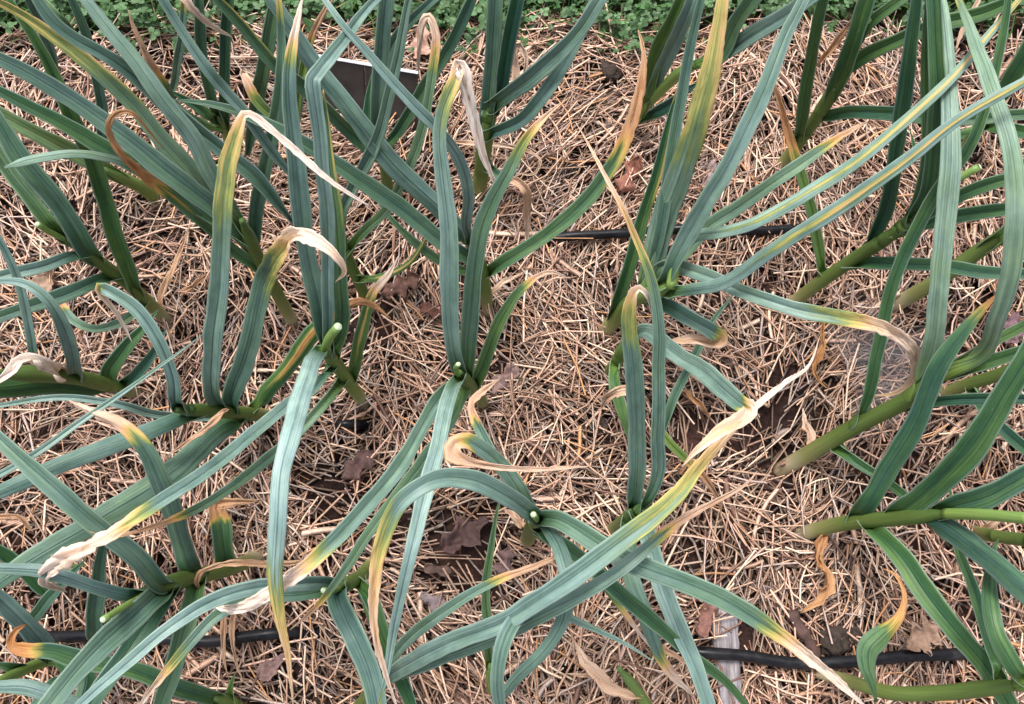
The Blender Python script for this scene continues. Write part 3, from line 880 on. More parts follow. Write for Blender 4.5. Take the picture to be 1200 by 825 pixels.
p = plant('garlic plant behind the middle with a fine leaf whose tip folds into a tan loop', 428, 350)
stem(p, '430,352,0 422,334,4 412,312,8 404,290,12', 17, 16)
leaf(p, '408,298,11 429,269,15 449,249,17 468,219,20 482,188,23 500,130,28 510,70,32 511,38,34 503,18,35 495,24,34.5 492,55,32 491,88,28', 16, d=.70, dl=.12, tone=.4, h=.25, b=.14, tip=3)
leaf(p, '414,328,6 440,326,9 460,320,10 480,307,11 494,287,12 506,260,12', 11, h=.3, b=.05, mid=.5)
leaf(p, '402,287,12 401,250,17 414,221,21 438,170,27 454,117,32 467,65,36 480,-5,41', 19, d=.80, dl=.8, tone=0, h=.12, b=.26, E=.08)

p = plant('garlic plant in front of the dark plate with a broad dark upright leaf', 453, 226)
stem(p, '455,227,0 452,200,5 446,170,10', 17, 17)
leaf(p, '446,182,8 472,146,12 500,100,17 526,56,22 555,-5,28', 19, h=.14, b=.08, E=.12)
leaf(p, '445,172,10 443,135,16 446,65,23 454,-5,29', 23, h=.08, b=.10, E=.2)
leaf(p, '444,178,8 431,150,11 431,122,13 436,88,15', 16, h=.25, b=.02)
leaf(p, '448,160,11 450,95,17 460,52,21 486,20,25 514,-5,28', 16, h=.1, b=.08, E=.12)
leaf(p, '440,186,7 415,160,11 385,131,16 355,102,20 325,80,24 282,28,30 250,-5,34', 21, h=.2, b=.08, d=.95, tone=.2, E=.08, edge=.3)

# ---- centre -----------------------------------------------------------------
p = plant('centre left garlic plant with a long cut scape and a pale blue leaf drooping forward', 420, 465)
stem(p, '422,466,0 408,447,6 393,425,13 381,412,20', 20, 20, lime=.3)
scape(p, '380,412,20 386,396,24 396,383,27', 11)
leaf(p, '377,404,22 366,424,28 352,462,34 340,512,38 330,562,39 325,622,38 324,682,35,1,.12 332,738,31,.95,.38 339,790,27,.8,.6 343,832,24,.7,.7', 30, tone=.08, h=.10, b=.88, f=-14, tip=1.5)
leaf(p, '384,412,18 386,360,25 384,300,31 381,235,37 376,165,42 369,106,46 368,95,46.6 373,87,46.5 388,64,45.5 411,35,44 445,-5,41', 23, h=.10, b=.42, f=24, tip=3.5, E=.06)
leaf(p, '392,424,15 400,380,20 398,320,26 391,235,33 384,160,38 379,105,42', 24, h=.2, b=.10, edge=.35, tip=2.5, d=.97, tone=.1)
leaf(p, '386,416,17 374,360,24 364,320,28 353,252,34 343,160,40 339,90,44 346,36,46 355,-8,47', 29, d=.86, dl=.1, tone=.15, h=.12, b=.26, f=24, tip=2.5)
leaf(p, '410,450,5 416,425,9 422,395,13 429,362,16 438,340,18 455,322,19 468,300,19', 19, d=.70, tone=.35, h=.35, b=.06, mid=.5, tip=2.4)
leaf(p, '404,444,8 378,474,11 345,512,13 300,548,20 250,585,26 205,607,31 165,622,33 128,630,34 106,622,33', 18, d=.78, dl=.08, tone=.8, h=.26, b=.16)
leaf(p, '388,432,14 366,458,18 336,476,21 304,502,23 270,532,27 232,560,31 195,583,34 140,620,36 92,647,35,1.5 62,666,32,1.5 53,680,29 65,689,26 78,694,23', 23, d=.60, dl=.14, tone=.05, h=.16, b=.36, tip=4, crk=1.4)

p = plant('garlic plant right of the long cut scape, tiny pale cut end between upright leaves', 562, 470)
stem(p, '565,471,0 556,458,8 545,445,15 538,436,20', 20, 20)
scape(p, '537,440,20 534,432,22 537,427,24', 6.5)
leaf(p, '543,446,15 534,420,21 529,370,27 527,285,34 521,212,39,.85 516,165,42,.7,.04 521,128,44,.65,.16 532,96,45.5,.7,.36 539,74,46,.8,.85 543,80,46,.8,1 552,122,43,.75,1 564,172,39,.7,.95 576,206,36,.6,.9 589,238,33,.6,.8', 29, d=.62, dl=.05, tone=0, h=.10, b=.42, f=24, tip=4)
leaf(p, '546,450,13 550,410,19 552,350,25 560,292,30 575,242,34 595,202,37 615,167,39,1,.22 630,148,40,.95,.5 645,132,40,.8,.65 668,114,40,.6,.55', 27, tone=.3, h=.20, b=.16, tip=2.2)
leaf(p, '552,456,9 560,442,12 572,410,16 591,370,20 614,336,23 642,319,23 668,327,21', 21, d=.76, dl=.1, tone=.45, h=.34, b=.06)
leaf(p, '541,442,18 531,455,23 522,482,27 510,530,31 494,592,33 478,660,33 464,716,31 456,765,28 447,815,25 440,845,23', 26, h=.18, b=.66, f=22, tip=1.3, d=.9, dl=.5, tone=0)
leaf(p, '542,446,16 520,462,20 490,508,24 458,560,28 420,604,31 382,642,33 346,674,33 318,694,32 295,708,30,1.3 270,713,28,1.6 246,709,26,1.2', 26, d=.66, dl=.14, tone=0, h=.20, b=.30, tip=2.6)
leaf(p, '548,452,12 530,490,15 508,525,18 470,574,22 430,630,25 400,676,27 372,710,26 340,738,23', 20, d=.85, dl=.1, tone=.7, h=.30, b=.14)

p = plant('garlic plant with a long arched leaf bent left over the others and a cut scape', 618, 630)
stem(p, '618,632,0 622,622,10 627,610,24', 24, 22)
scape(p, '629,612,24 628,607,29 625,603,32', 8)
leaf(p, '630,612,24 622,600,31 592,581,37 548,564,41 505,564,43 468,588,43,1,.05 447,635,41,.95,.27 438,695,38,.9,.55 440,748,35,.85,.62 452,792,32,.85,.8 468,832,29,.7,.9', 31, tone=.05, h=.10, b=.46, f=24, tip=1.7)
leaf(p, '626,606,25 655,610,31 700,637,34 745,660,35 800,682,35 862,712,34 920,747,32 968,786,30 1018,832,27', 31, d=.66, dl=.25, tone=.1, h=.16, b=.18, f=22, tip=2.2)
leaf(p, '632,612,22 612,580,27 590,548,30 565,525,33 545,517,34.5 533,521,35 531,531,35 545,538,34.5,.6 580,546,33.5,.45 626,550,32,.45 692,547,30,.6', 26, d=.50, dl=.08, tone=.55, h=.14, b=.30, tip=3)
leaf(p, '622,600,18 600,572,22 585,543,23 566,510,23 555,488,23 554,474,22 566,461,21,1.3 588,443,19', 16, d=.66, dl=.06, tone=.6, h=.14, b=.2, tip=4)
leaf(p, '630,616,20 648,630,25 676,650,27 718,688,27 766,730,25 806,766,22 850,800,19 880,835,16', 24, h=.18, b=.03, d=.9, tone=.5, E=.05)
leaf(p, '650,640,18 690,668,20 718,700,19 750,742,16 762,760,14', 13, h=.5, b=.02, d=.6, dl=.5, tone=.2)
leaf(p, '631,607,25 645,622,29 657,645,32 666,682,33 661,722,32 638,760,30 604,798,28 575,835,25', 23, h=.1, b=.36, f=-22, E=.06)
leaf(p, '634,700,30 612,716,33 597,735,35 588,762,35 584,800,33 590,835,30', 24, h=.08, b=.22, f=24, E=.06)
leaf(p, '612,618,3 602,606,4 590,597,3', 12, d=-.2, tone=.6, name='dead_leaf')

p = plant('garlic plant at the bottom edge sending long diagonal leaves up to the right', 425, 822)
stem(p, '420,832,0 432,818,6 442,802,12', 24, 24)
leaf(p, '440,806,12 470,782,20 525,752,28 590,728,34 640,698,37 690,664,39 740,626,40,1,.06 790,582,40,.9,.22 826,540,39,.7,.42 848,515,38,.55,.62 880,481,37,.5,.75 917,450,35,.5,1 950,426,31,.45,.9 962,392,29,.4,.6', 30, tone=.1, h=.20, b=.34, f=18, tip=2.6)
leaf(p, '442,800,12 463,764,19 497,732,24 546,698,27 585,680,28 622,666,28 640,658,27.5 668,638,26 677,618,25', 19, d=.70, dl=.1, tone=.7, h=.22, b=.22)
leaf(p, '470,792,18 530,765,25 600,738,31 665,704,35 720,671,37 760,640,37 795,612,36 834,590,35 872,568,34 887,552,33', 24, d=.74, dl=.1, tone=.6, h=.22, b=.28, f=18)
leaf(p, '450,802,14 500,770,20 560,740,25 610,722,28 646,716,29 680,729,28 720,748,26 768,777,23', 16, h=.22, b=.60, f=-16)

p = plant('small garlic plant at the bottom with one thin upright green leaf', 576, 800)
stem(p, '577,806,0 575,790,3 574,778,6', 16, 14, lime=.8)
leaf(p, '574,785,5 572,760,9 571,700,14 575,650,18 582,600,21 590,575,22', 15, h=.32, b=.08)

p = plant('garlic plant left of the arched leaf with dark blades hanging toward the bottom edge', 432, 664)
stem(p, '434,662,0 424,674,6 408,684,13 395,690,18', 20, 20, lime=.2)
scape(p, '398,690,18 388,692,21 379,692,24', 7)
leaf(p, '404,686,15 394,698,19 404,722,21 418,750,22 436,800,21 446,835,20', 34, h=.08, b=.14, f=24, E=.1)
leaf(p, '415,680,10 432,700,13 444,726,14 458,765,14 484,830,13', 22, h=.16, b=.03, E=.1)
leaf(p, '422,672,6 424,690,9 430,712,9 436,735,8', 15, h=.75, b=0)
leaf(p, '404,688,14 375,684,20 345,684,24 300,689,28 250,704,31 200,734,33 152,774,34 105,815,34 75,845,33', 24, h=.12, b=.46, f=24, E=.06)
leaf(p, '400,690,15 355,698,19 305,700,22 258,719,24 224,750,25 194,787,24 160,834,22', 20, h=.24, b=.30, d=.60, dl=.5, tone=.05, E=.03)

# ---- left -------------------------------------------------------------------
p = plant('left garlic plant with a level stem, tallest leaf bleached into a long white tail', 308, 485)
stem(p, '314,486,0 290,484,6 258,482,13 230,481,18 205,480,22', 18, 22)
leaf(p, '262,484,12 250,462,18 249,410,24 255,345,30 260,285,35,1,.05 263,232,39,1,.17 270,185,42,.95,.27 280,152,44,.75,.38 288,133,45,.5,.75 300,139,44.5,.5,1 345,178,42,.5,1 385,211,40,.5,1 434,244,37,.5,1', 29, d=.47, dl=.14, tone=.02, h=.16, b=.36, f=20, tip=4)
leaf(p, '275,486,9 272,470,13 286,430,18 300,376,23 313,328,27,1,.12 328,297,33,.95,.32 344,278,36,.85,.68 365,281,38,.8,.9 390,297,38,.65,.8 404,318,36,.5,.65 393,331,34,.4,.6', 33, tone=.1, h=.18, b=.18, tip=4)
leaf(p, '292,486,5 310,460,9 332,437,12 365,392,16 392,368,18,.8 423,354,19,.9 458,373,17', 25, d=.72, dl=.06, tone=.95, h=.22, b=.04, mid=.75, tip=3)
leaf(p, '215,482,20 206,472,23 201,440,26 187,398,29 160,362,31 130,342,32 118,337,32 119,344,31,.7 138,370,28,.6 154,402,25,.6', 20, d=.74, dl=.04, tone=.05, h=.1, b=.34, tip=4)
leaf(p, '315,489,2 285,490,5 245,490,9 182,485,15 140,473,19 70,465,22 0,474,23 -20,478,23', 13, h=.2, b=.5, E=.05)
leaf(p, '290,488,6 262,500,10 212,543,15 168,577,18 105,617,21 53,646,23 -5,684,24', 36, h=.24, b=.18, f=-12, E=.1)
leaf(p, '240,484,17 210,490,20 142,516,23 65,546,25 30,562,25 -8,580,25', 29, h=.1, b=.28, f=-28, E=.1)
leaf(p, '268,480,20 262,484,19 228,512,20 196,533,20', 11, d=-.3, tone=.75, name='dead_leaf', label='narrow curled orange dead leaf')

p = plant('garlic plant on the left with a dark stem rising to a white cut scape end', 190, 370)
stem(p, '192,372,0 165,346,6 130,317,13 98,294,19 70,277,23', 20, 17)
scape(p, '75,280,22 58,272,25 44,263,28', 7)
leaf(p, '165,348,6 156,332,10 138,285,16 122,232,21 106,180,26 84,140,30 65,90,34 46,52,37 18,10,40', 26, h=.16, b=.05, E=.06)
leaf(p, '118,308,15 105,296,19 87,266,23 55,223,27 24,184,30 -8,132,33', 30, h=.1, b=.12, E=.12)
leaf(p, '75,280,22 58,262,25 38,236,27 10,200,29 -12,168,31', 22, h=.22, b=.10, E=.12)
leaf(p, '105,298,18 90,298,20 50,312,22 -8,327,24', 18, h=.06, b=.32, E=.1)
leaf(p, '142,325,11 125,325,13 70,347,16 -8,374,19', 21, h=.1, b=.12, E=.1)
leaf(p, '170,352,5 158,364,7 140,378,8 110,386,9 86,376,10 71,356,10 67,346,10,1.4 82,342,9.5,1.5 102,340,8', 13, d=.72, dl=.06, tone=.6, h=.2, b=.2, tip=4)
leaf(p, '193,368,1 190,345,2.2 209,303,2 223,262,1.4', 10, d=-.4, tone=.8, name='dead_leaf')
leaf(p, '210,345,1 228,333,1.4 248,318,1', 9, d=-.4, tone=.85, name='dead_leaf')

p = plant('garlic plant near the left edge with a thick level stem and an arching blade', 155, 458)
stem(p, '158,460,0 125,451,6 88,442,12 40,438,18 -10,438,23', 19, 27)
leaf(p, '95,444,12 87,432,17 83,408,21 74,378,25 55,351,28 30,334,29 0,330,29 -25,335,28', 21, h=.08, b=.36, f=-20)
leaf(p, '60,440,15 45,428,18 35,390,22 25,340,26 12,303,29 -8,265,32', 14, h=.06, b=.42, E=.08)
leaf(p, '140,455,4 128,440,7 150,405,10 172,378,11 185,362,11', 24, h=.16, b=.06)
leaf(p, '140,456,4 105,450,9 60,448,14 0,452,19 -15,453,20', 38, h=.14, b=.03, f=-20, E=.1)
leaf(p, '85,440,16 55,428,21 30,424,24 10,438,26 -12,452,26', 22, d=-.25, tone=.1, tip=3, label='bleached pinkish dead leaf tip')
leaf(p, '135,452,3 160,440,6 186,405,7 195,385,6', 18, h=.14, b=.08)
leaf(p, '-30,570,33 0,554,34 34,535,34 105,488,33 183,432,30 243,386,26', 10, h=.3, b=.62, f=14, tip=1.0, base=.9)

p = plant('left garlic plant whose tip curls into an orange hook', 340, 372)
stem(p, '341,374,0 326,346,6 311,318,12 293,282,19 283,258,24', 19, 19)
leaf(p, '318,330,10 300,312,14 272,292,17 240,262,22 200,229,27 165,203,32 142,182,36,.75 129,162,38,.65 126,146,39.5,.65 135,133,40,.65 152,131,39.5,.6 172,150,37,.6 192,174,34,.5', 20, d=.52, dl=.1, tone=.95, h=.22, b=.05, mid=.3, edge=.5, tip=2.0)
leaf(p, '302,300,15 285,272,20 247,240,25 193,200,30 150,165,33 100,125,36 50,95,39 -8,66,42', 31, h=.1, b=.18, f=22, E=.1)
leaf(p, '298,296,16 275,268,20 225,203,27 190,165,30 160,125,33 115,82,37,1,.12 70,47,40,1,.22 20,14,43,1,.26 -12,-2,45,1,.26', 28, tone=0, h=.26, b=.12, f=22, edge=.45, E=.05)
leaf(p, '288,272,21 268,240,26 247,204,30 225,162,34 192,118,38 161,74,41 131,37,43 98,-6,45', 27, h=.28, b=.42, f=-28, E=.1)
leaf(p, '300,302,14 301,258,20 310,205,26 322,150,31 329,90,36 331,40,39 327,-8,42', 23, d=.84, tone=.2, h=.1, b=.12, tip=1.5, E=.04)
leaf(p, '292,285,19 262,262,22 215,232,24 160,196,27 100,160,30 40,128,33 -8,104,35', 25, h=.1, b=.06, f=20, E=.1)
leaf(p, '345,262,20 320,232,24 298,207,27 262,178,30 215,140,34 165,97,38 118,63,42 87,46,44 60,24,46 38,-8,48', 29, h=.06, b=.16, f=34, E=.08)
leaf(p, '345,210,26 310,166,31 284,129,35 265,109,37 241,81,40 214,37,43 188,-6,46', 18, h=.08, b=.42, E=.1)

p = plant('garlic plant at upper left with a light green leaf, behind the orange hooked tip', 180, 230)
stem(p, '182,232,0 165,219,4 148,211,7 120,198,12', 18, 20, lime=.4)
leaf(p, '150,213,7 125,200,11 90,180,15 50,160,19 -8,130,23', 25, h=.5, b=.10, E=.12)
leaf(p, '140,208,8 122,190,12 119,125,19 112,85,23 100,38,28 81,-6,32', 15, h=.06, b=.06, E=.1)
leaf(p, '5,197,31 40,186,32 85,180,32 130,186,30 175,197,26 205,205,23', 12, h=.35, b=.42, f=-12, base=.3)

p = plant('upper left garlic plant standing near the clover with several narrow dark upright leaves', 267, 162)
stem(p, '268,164,0 264,152,3 256,138,7', 16, 16, lime=.3)
leaf(p, '266,158,3 264,130,8 264,90,13 266,40,19 269,-5,24', 17, h=.1, b=.06, E=.15)
leaf(p, '258,144,6 250,122,10 238,70,16 232,15,22 231,-8,24', 16, h=.12, b=.06, E=.15)
leaf(p, '260,145,6 248,138,8 226,122,11 198,104,14', 17, h=.14, b=.05)
leaf(p, '200,112,6 206,92,9 211,55,14 214,12,18 214,-10,20', 13, h=.18, b=.12, d=.7, tone=.4, E=.04)
leaf(p, '200,-20,42 216,-2,42 234,18,40 251,33,37 272,43,34', 14, d=-.3, tone=.3, name='dead_leaf', tip=1.2)
leaf(p, '262,158,4 232,142,9 208,125,13 188,95,19 172,68,23 158,38,26 150,12,28', 15, d=.60, tone=.75, h=.3, b=.06, tip=3.2)
leaf(p, '290,182,4 296,150,9 301,118,13 313,65,20 326,-5,27', 22, h=.14, b=.03, E=.15)

p = plant('garlic plant behind the tall centre left leaves, yellow leaf folded to a tan tip', 352, 190)
stem(p, '356,192,0 352,172,5 346,155,9', 15, 14)
leaf(p, '350,168,7 335,145,11 311,128,14 296,110,16 289,95,17 283,86,17,.8 300,93,16,.8 336,114,13', 16, d=.50, dl=.2, tone=.3, h=.6, b=.06, tip=3)
leaf(p, '350,165,8 350,110,15 361,52,21 373,25,24 393,-6,27', 13, d=.55, tone=.7, h=.5, b=.02, E=.04)
leaf(p, '45,-12,40 52,0,40 70,18,39 92,38,36', 11, h=.4, b=.1)
leaf(p, '66,80,20 56,48,24 44,16,28 30,-10,31', 15, h=.08, b=.1, E=.05)
leaf(p, '348,160,9 350,100,15 340,50,20 325,5,25', 14, h=.12, b=.1, E=.1)

# ---- bottom left ------------------------------------------------------------
p = plant('bottom left garlic plant with a thick stem and a protruding scape stub, leaves spreading wide', 295, 655)
stem(p, '297,654,0 272,665,6 226,676,14 196,685,20 165,700,25', 22, 24)
scape(p, '170,698,24 150,708,28 121,726,33', 8)
leaf(p, '200,686,19 190,684,23 165,656,28 110,611,33 60,566,36 30,540,37 -8,505,38', 32, h=.08, b=.20, f=26, E=.1)
leaf(p, '240,674,12 222,664,17 213,640,20 200,600,25 184,562,29 164,520,32 138,496,33 110,486,33 80,470,31', 32, d=.72, dl=.14, tone=.45, h=.14, b=.16, f=-20, tip=2.0)
leaf(p, '175,698,23 150,698,26 120,690,28 80,676,30 40,667,31 -8,664,32', 20, h=.08, b=.38, f=-20, E=.08)
leaf(p, '195,690,20 175,706,25 131,745,30 88,788,33 52,832,35', 40, h=.1, b=.24, f=28, E=.08)
leaf(p, '205,688,18 182,715,22 154,758,24 122,800,25 100,835,25', 32, h=.14, b=.05, f=18, E=.06)
leaf(p, '235,676,12 228,695,15 217,733,17 204,777,17 188,830,16', 30, h=.22, b=.05, E=.08)
leaf(p, '270,668,6 264,650,10 261,622,13 256,600,14 254,592,14,.95 272,589,14,.6 304,587,12,.5', 30, d=.62, dl=.06, tone=.85, h=.2, b=.03, tip=4)
leaf(p, '238,692,13 232,682,15 240,668,17 270,660,17 317,661,15 365,657,12', 11, d=-.4, tone=.8, name='dead_leaf', tip=4)
leaf(p, '270,690,3 262,722,2.4 262,770,2 268,797,1.4', 8, d=-.4, tone=.8, name='dead_leaf')
leaf(p, '278,690,3 273,730,2.5 275,765,2 286,800,1.2', 9, d=-.4, tone=.75, name='dead_leaf')

p = plant('garlic plant in the lower left corner whose leaf ends in a brown curled point', 268, 822)
stem(p, '285,836,0 270,824,3 250,818,7', 20, 20, lime=.2)
leaf(p, '262,822,4 245,818,8 210,806,12 155,786,16 100,774,19 60,764,21 30,762,22 13,755,22,.8 18,741,22,.9 31,732,21', 26, d=.84, dl=.05, tone=1, h=.18, b=.08, tip=5)
leaf(p, '276,828,2 270,808,5 276,790,6', 14, h=.5, b=0)

p = plant('front garlic plant at the left edge, mostly leaves crossing over a lime stem', 68, 772)
stem(p, '70,772,0 45,778,4 18,790,9 -15,806,15', 16, 15, lime=.7)
leaf(p, '62,775,2 50,755,7 24,724,12 0,702,15 -25,680,18', 30, h=.1, b=.16, f=26, E=.06)
leaf(p, '28,738,4 48,712,7 72,684,9 100,655,11', 19, h=.18, b=.03)
leaf(p, '112,752,3 112,735,8 116,685,13 120,640,17 124,605,18', 26, h=.16, b=.04)
leaf(p, '110,838,18 70,818,19 34,806,20 -10,805,20', 22, h=.1, b=.28, f=-18, E=.05)
leaf(p, '70,770,3 75,788,6 60,806,8 40,832,9', 26, h=.14, b=.04, E=.05)
leaf(p, '30,785,6 10,782,10 -15,775,12', 18, h=.16, b=.05)
leaf(p, '-15,606,9 0,605,9 22,606,8 40,624,6', 10, d=.1, tone=.7, h=.5, b=.1)
leaf(p, '55,680,5 80,668,6 100,662,5', 16, h=.5, b=0)
leaf(p, '62,700,6 22,660,10 -12,636,13', 22, h=.16, b=.04, E=.05)
leaf(p, '72,772,3 100,790,6 92,832,7', 26, h=.14, b=.04, E=.05)

# ---- bottom right -----------------------------------------------------------
p = plant('garlic plant at the bottom right corner lying low beside the black pipe', 968, 790)
stem(p, '966,790,0 1000,800,4 1045,812,9 1100,812,14 1160,806,20 1215,800,25', 19, 22, lime=.05)
leaf(p, '1029,822,15,.45 1025,803,16,.75 1018,782,17,1 1019,760,17.5,1.15 1033,743,17.5,1.05 1048,731,17,.8,.3 1057,718,16.5,.5,.5 1060,703,16,.32,.6 1057,686,15.5,.36,.6 1046,672,15,.35,.6 1033,667,14,.3,.6', 31, tone=.85, h=.26, b=.20, f=-44, tip=5, free=True)
leaf(p, '1178,802,20 1170,785,21 1163,768,20 1154,733,19 1141,690,17 1124,645,15 1116,600,12 1112,562,10', 17, h=.2, b=.06)
leaf(p, '1205,800,24 1192,784,27 1168,745,28 1160,702,27 1162,660,24 1170,630,22', 26, h=.14, b=.12, f=-22)

p = plant('garlic plant at the right edge below the level stem, only its olive stem showing', 1148, 624)
stem(p, '1146,624,0 1165,628,4 1195,632,8 1240,636,14', 18, 20)
leaf(p, '1150,622,1 1163,614,3 1180,600,4', 13, d=-.3, tone=.6, name='dead_leaf')

p = plant('fallen garlic plant with a dried orange leaf, at the bottom edge near the stake', 752, 818)
stem(p, '768,845,0 755,822,2 741,802,4 724,782,6', 17, 15, lime=.2)
leaf(p, '752,818,3 734,815,4 708,799,5 686,776,5 673,752,4', 19, d=-.3, tone=.6, name='dead_leaf', label='folded orange tan dead leaf', tip=3.5)
leaf(p, '715,795,2 690,792,2.5 664,790,2', 9, d=-.3, tone=.6, name='dead_leaf')
leaf(p, '775,758,3 790,768,4 806,778,3', 11, d=-.3, tone=.7, name='dead_leaf')

# ------------------------------------------------------------------ plate, stake, litter
def slab(parent, name, c, ux, uy, un, sx, sy, th, mat, seg=1):
    """box centred at c, axes ux uy un, slightly chamfered by hand"""
    V = []; e = min(th * 0.3, 0.002)
    for zz, ins in ((-th / 2, e), (-th / 2 + e, 0), (th / 2 - e, 0), (th / 2, e)):
        for a, b in ((-1, -1), (1, -1), (1, 1), (-1, 1)):
            V.append(c + ux * (a * (sx / 2 - ins)) + uy * (b * (sy / 2 - ins)) + un * zz)
    F = [(3, 2, 1, 0), (12, 13, 14, 15)]
    for k in range(3):
        for j in range(4):
            F.append((k * 4 + j, k * 4 + (j + 1) % 4, k * 4 + 4 + (j + 1) % 4, k * 4 + 4 + j))
    return mesh_obj(name, V, F, mat, parent, smooth=False)

def build_plate():
    a = at(372, 64, 0.085); b = at(490, 84, 0.085)
    ux = (b - a).normalized()
    dn = (at(452, 142, 0.0) - (a + b) / 2); dn = (dn - ux * dn.dot(ux)).normalized()
    un = ux.cross(dn).normalized()
    if un.z < 0: un = -un
    wlen = (b - a).length; hgt = 0.135
    root = empty('metal_plate', (a + b) / 2 + dn * hgt)
    tag(root, 'dark brown flat plate with a bright metal rim, leaning in the straw behind the leaves', 'plate')
    md = simple_mat('dark_brown_plate', (0.058, 0.049, 0.047), 0.5, 0.4, 0.35, 30, 0.0004)
    ml = simple_mat('bright_rim', (0.62, 0.62, 0.66), 0.35, 0.6, 0.15, 40)
    w1 = wlen * 0.47
    slab(root, 'panel', a + ux * (w1 / 2) + dn * (hgt / 2 + .004), ux, dn, un, w1 - .001, hgt, .006, md)
    slab(root, 'panel', a + ux * (w1 + (wlen - w1) / 2) + dn * (hgt / 2 + .004), ux, dn, un, wlen - w1 - .001, hgt, .0056, md)
    slab(root, 'rim', (a + b) / 2 + dn * .0015 + un * .0006, ux, dn, un, wlen + .003, .0030, .0080, ml)
build_plate()

def build_stake():
    m, nt, bs = new_mat('weathered_wood')
    tc = N(nt, 'ShaderNodeTexCoord')
    mp = N(nt, 'ShaderNodeMapping'); mp.inputs['Scale'].default_value = (220, 14, 60); nt.links.new(tc.outputs['Object'], mp.inputs[0])
    n = noise_n(nt, mp.outputs[0], 1.0, 5, 0.7)
    n2 = noise_n(nt, tc.outputs['Object'], 22, 4)
    c = ramp(nt, n, [(0.3, (0.10, 0.085, 0.085)), (0.5, (0.30, 0.27, 0.28)), (0.7, (0.52, 0.48, 0.50))])
    c = mixc(nt, 0.6, c, ramp(nt, n2, [(0.35, (0.45, 0.38, 0.36)), (0.6, (1.1, 1.1, 1.12))]), 'MULTIPLY')
    nt.links.new(c, bs.inputs['Base Color']); bs.inputs['Roughness'].default_value = 0.85
    bp = N(nt, 'ShaderNodeBump'); bp.inputs['Distance'].default_value = 0.002; nt.links.new(n, bp.inputs['Height']); nt.links.new(bp.outputs[0], bs.inputs['Normal'])
    a = at(846, 706, -0.006); b = at(858, 850, -0.004)
    T = (b - a).normalized(); s = T.cross(Vector((0, 0, 1))).normalized(); u = s.cross(T)
    V, F = [], []
    n = 24
    for i in range(n + 1):
        t = i / n; p = a.lerp(b, t)
        hw = (0.0185 - 0.005 * t) * (1 + 0.05 * math.sin(i * 1.7)); h = 0.010
        if i == 0: hw *= 0.8
        for (q, z) in ((-1, -1), (-1, .72), (-.86, 1), (-.3, 1.04 + .1 * math.sin(i)), (.3, .95), (.86, 1.0), (1, .7), (1, -1)):
            V.append(p + s * (q * hw) + u * (z * h))
    k = 8
    for i in range(n):
        for j in range(k):
            F.append((i * k + j, i * k + (j + 1) % k, (i + 1) * k + (j + 1) % k, (i + 1) * k + j))
    F.append(tuple(range(k))[::-1]); F.append(tuple(n * k + j for j in range(k)))
    o = mesh_obj('wooden_stake', V, F, m)
    tag(o, 'grey weathered wooden stake lying under the black pipe at the front', 'stake')
build_stake()

def dry_leaf(label, px, py, z, size, rot, col, lobes=3, curl=0.35, seed=0, tilt=(0, 0)):
    rr = random.Random(seed + 100)
    c = at(px, py, z / 100)
    Ls = size / FPX * depth(c)
    m = simple_mat('dry_leaf_tissue', col, 0.75, 0.25, 0.35, 90, 0.0015)
    nu, nv = 23, 13
    V, F = [], []
    rot = R(rot)
    for i in range(nu):
        t = i / (nu - 1)
        hw = Ls * 0.36 * math.sin(math.pi * min(1, t * 0.96 + 0.03)) ** 0.7 * (0.72 + 0.30 * math.sin(t * lobes * 6.28 + seed)) * (1 + 0.35 * mnoise.noise(Vector((t * 7, seed * 3.3, 1.0))))
        for j in range(nv):
            v = j / (nv - 1) * 2 - 1
            x = (t - 0.5) * Ls + 0.06 * Ls * mnoise.noise(Vector((v * 4, t * 6, seed + 9.0))); y = v * hw * (1 + 0.25 * mnoise.noise(Vector((t * 14, v * 2, seed + 3.0))))
            zz = curl * Ls * (abs(v) ** 1.6) * 0.35 * math.sin(t * 3 + seed) + 0.22 * Ls * mnoise.noise(Vector((x * 55, y * 55, seed))) + 0.10 * Ls * mnoise.noise(Vector((x * 150, y * 150, seed + 5.0))) + curl * Ls * 0.5 * (t - .5) ** 2
            V.append(c + Vector((x * math.cos(rot) - y * math.sin(rot), x * math.sin(rot) + y * math.cos(rot), zz + x * tilt[0] + y * tilt[1])))
    for i in range(nu - 1):
        for j in range(nv - 1):
            F.append((i * nv + j, i * nv + j + 1, (i + 1) * nv + j + 1, (i + 1) * nv + j))
    o = mesh_obj('dry_leaf', V, F, m)
    so = o.modifiers.new('thickness', 'SOLIDIFY'); so.thickness = 0.0007
    tag(o, label, 'dry leaf', 'dry fallen leaves in the straw')
    return o
dry_leaf('pale tan lobed dry leaf beside the black pipe at lower right', 1082, 745, 1.2, 56, 25, (0.42, 0.27, 0.19), 3, .5, 1)
dry_leaf('round reddish brown crumpled dry leaf on top of the wooden stake', 829, 724, 1.6, 46, 50, (0.24, 0.12, 0.095), 1, 1.3, 2)
dry_leaf('pinkish tan dry leaf lying behind the dark plate', 492, 50, 1.0, 46, 80, (0.50, 0.29, 0.22), 2, .4, 3)
dry_leaf('red brown curled dry leaf below the brown tipped leaf at upper right of centre', 737, 207, 1.0, 44, 60, (0.30, 0.13, 0.09), 2, .8, 4)
dry_leaf('dark maroon dry leaf fragment near the tan tipped leaf at centre left', 470, 335, .4, 50, 20, (0.13, 0.065, 0.05), 3, .4, 5)
dry_leaf('dark red brown dry leaf fragment left of the middle stem', 508, 365, .4, 34, -20, (0.16, 0.07, 0.05), 2, .4, 6)
dry_leaf('brown rotting dry leaf under the arched leaf', 545, 625, .2, 62, 35, (0.105, 0.06, 0.055), 2, .35, 7)
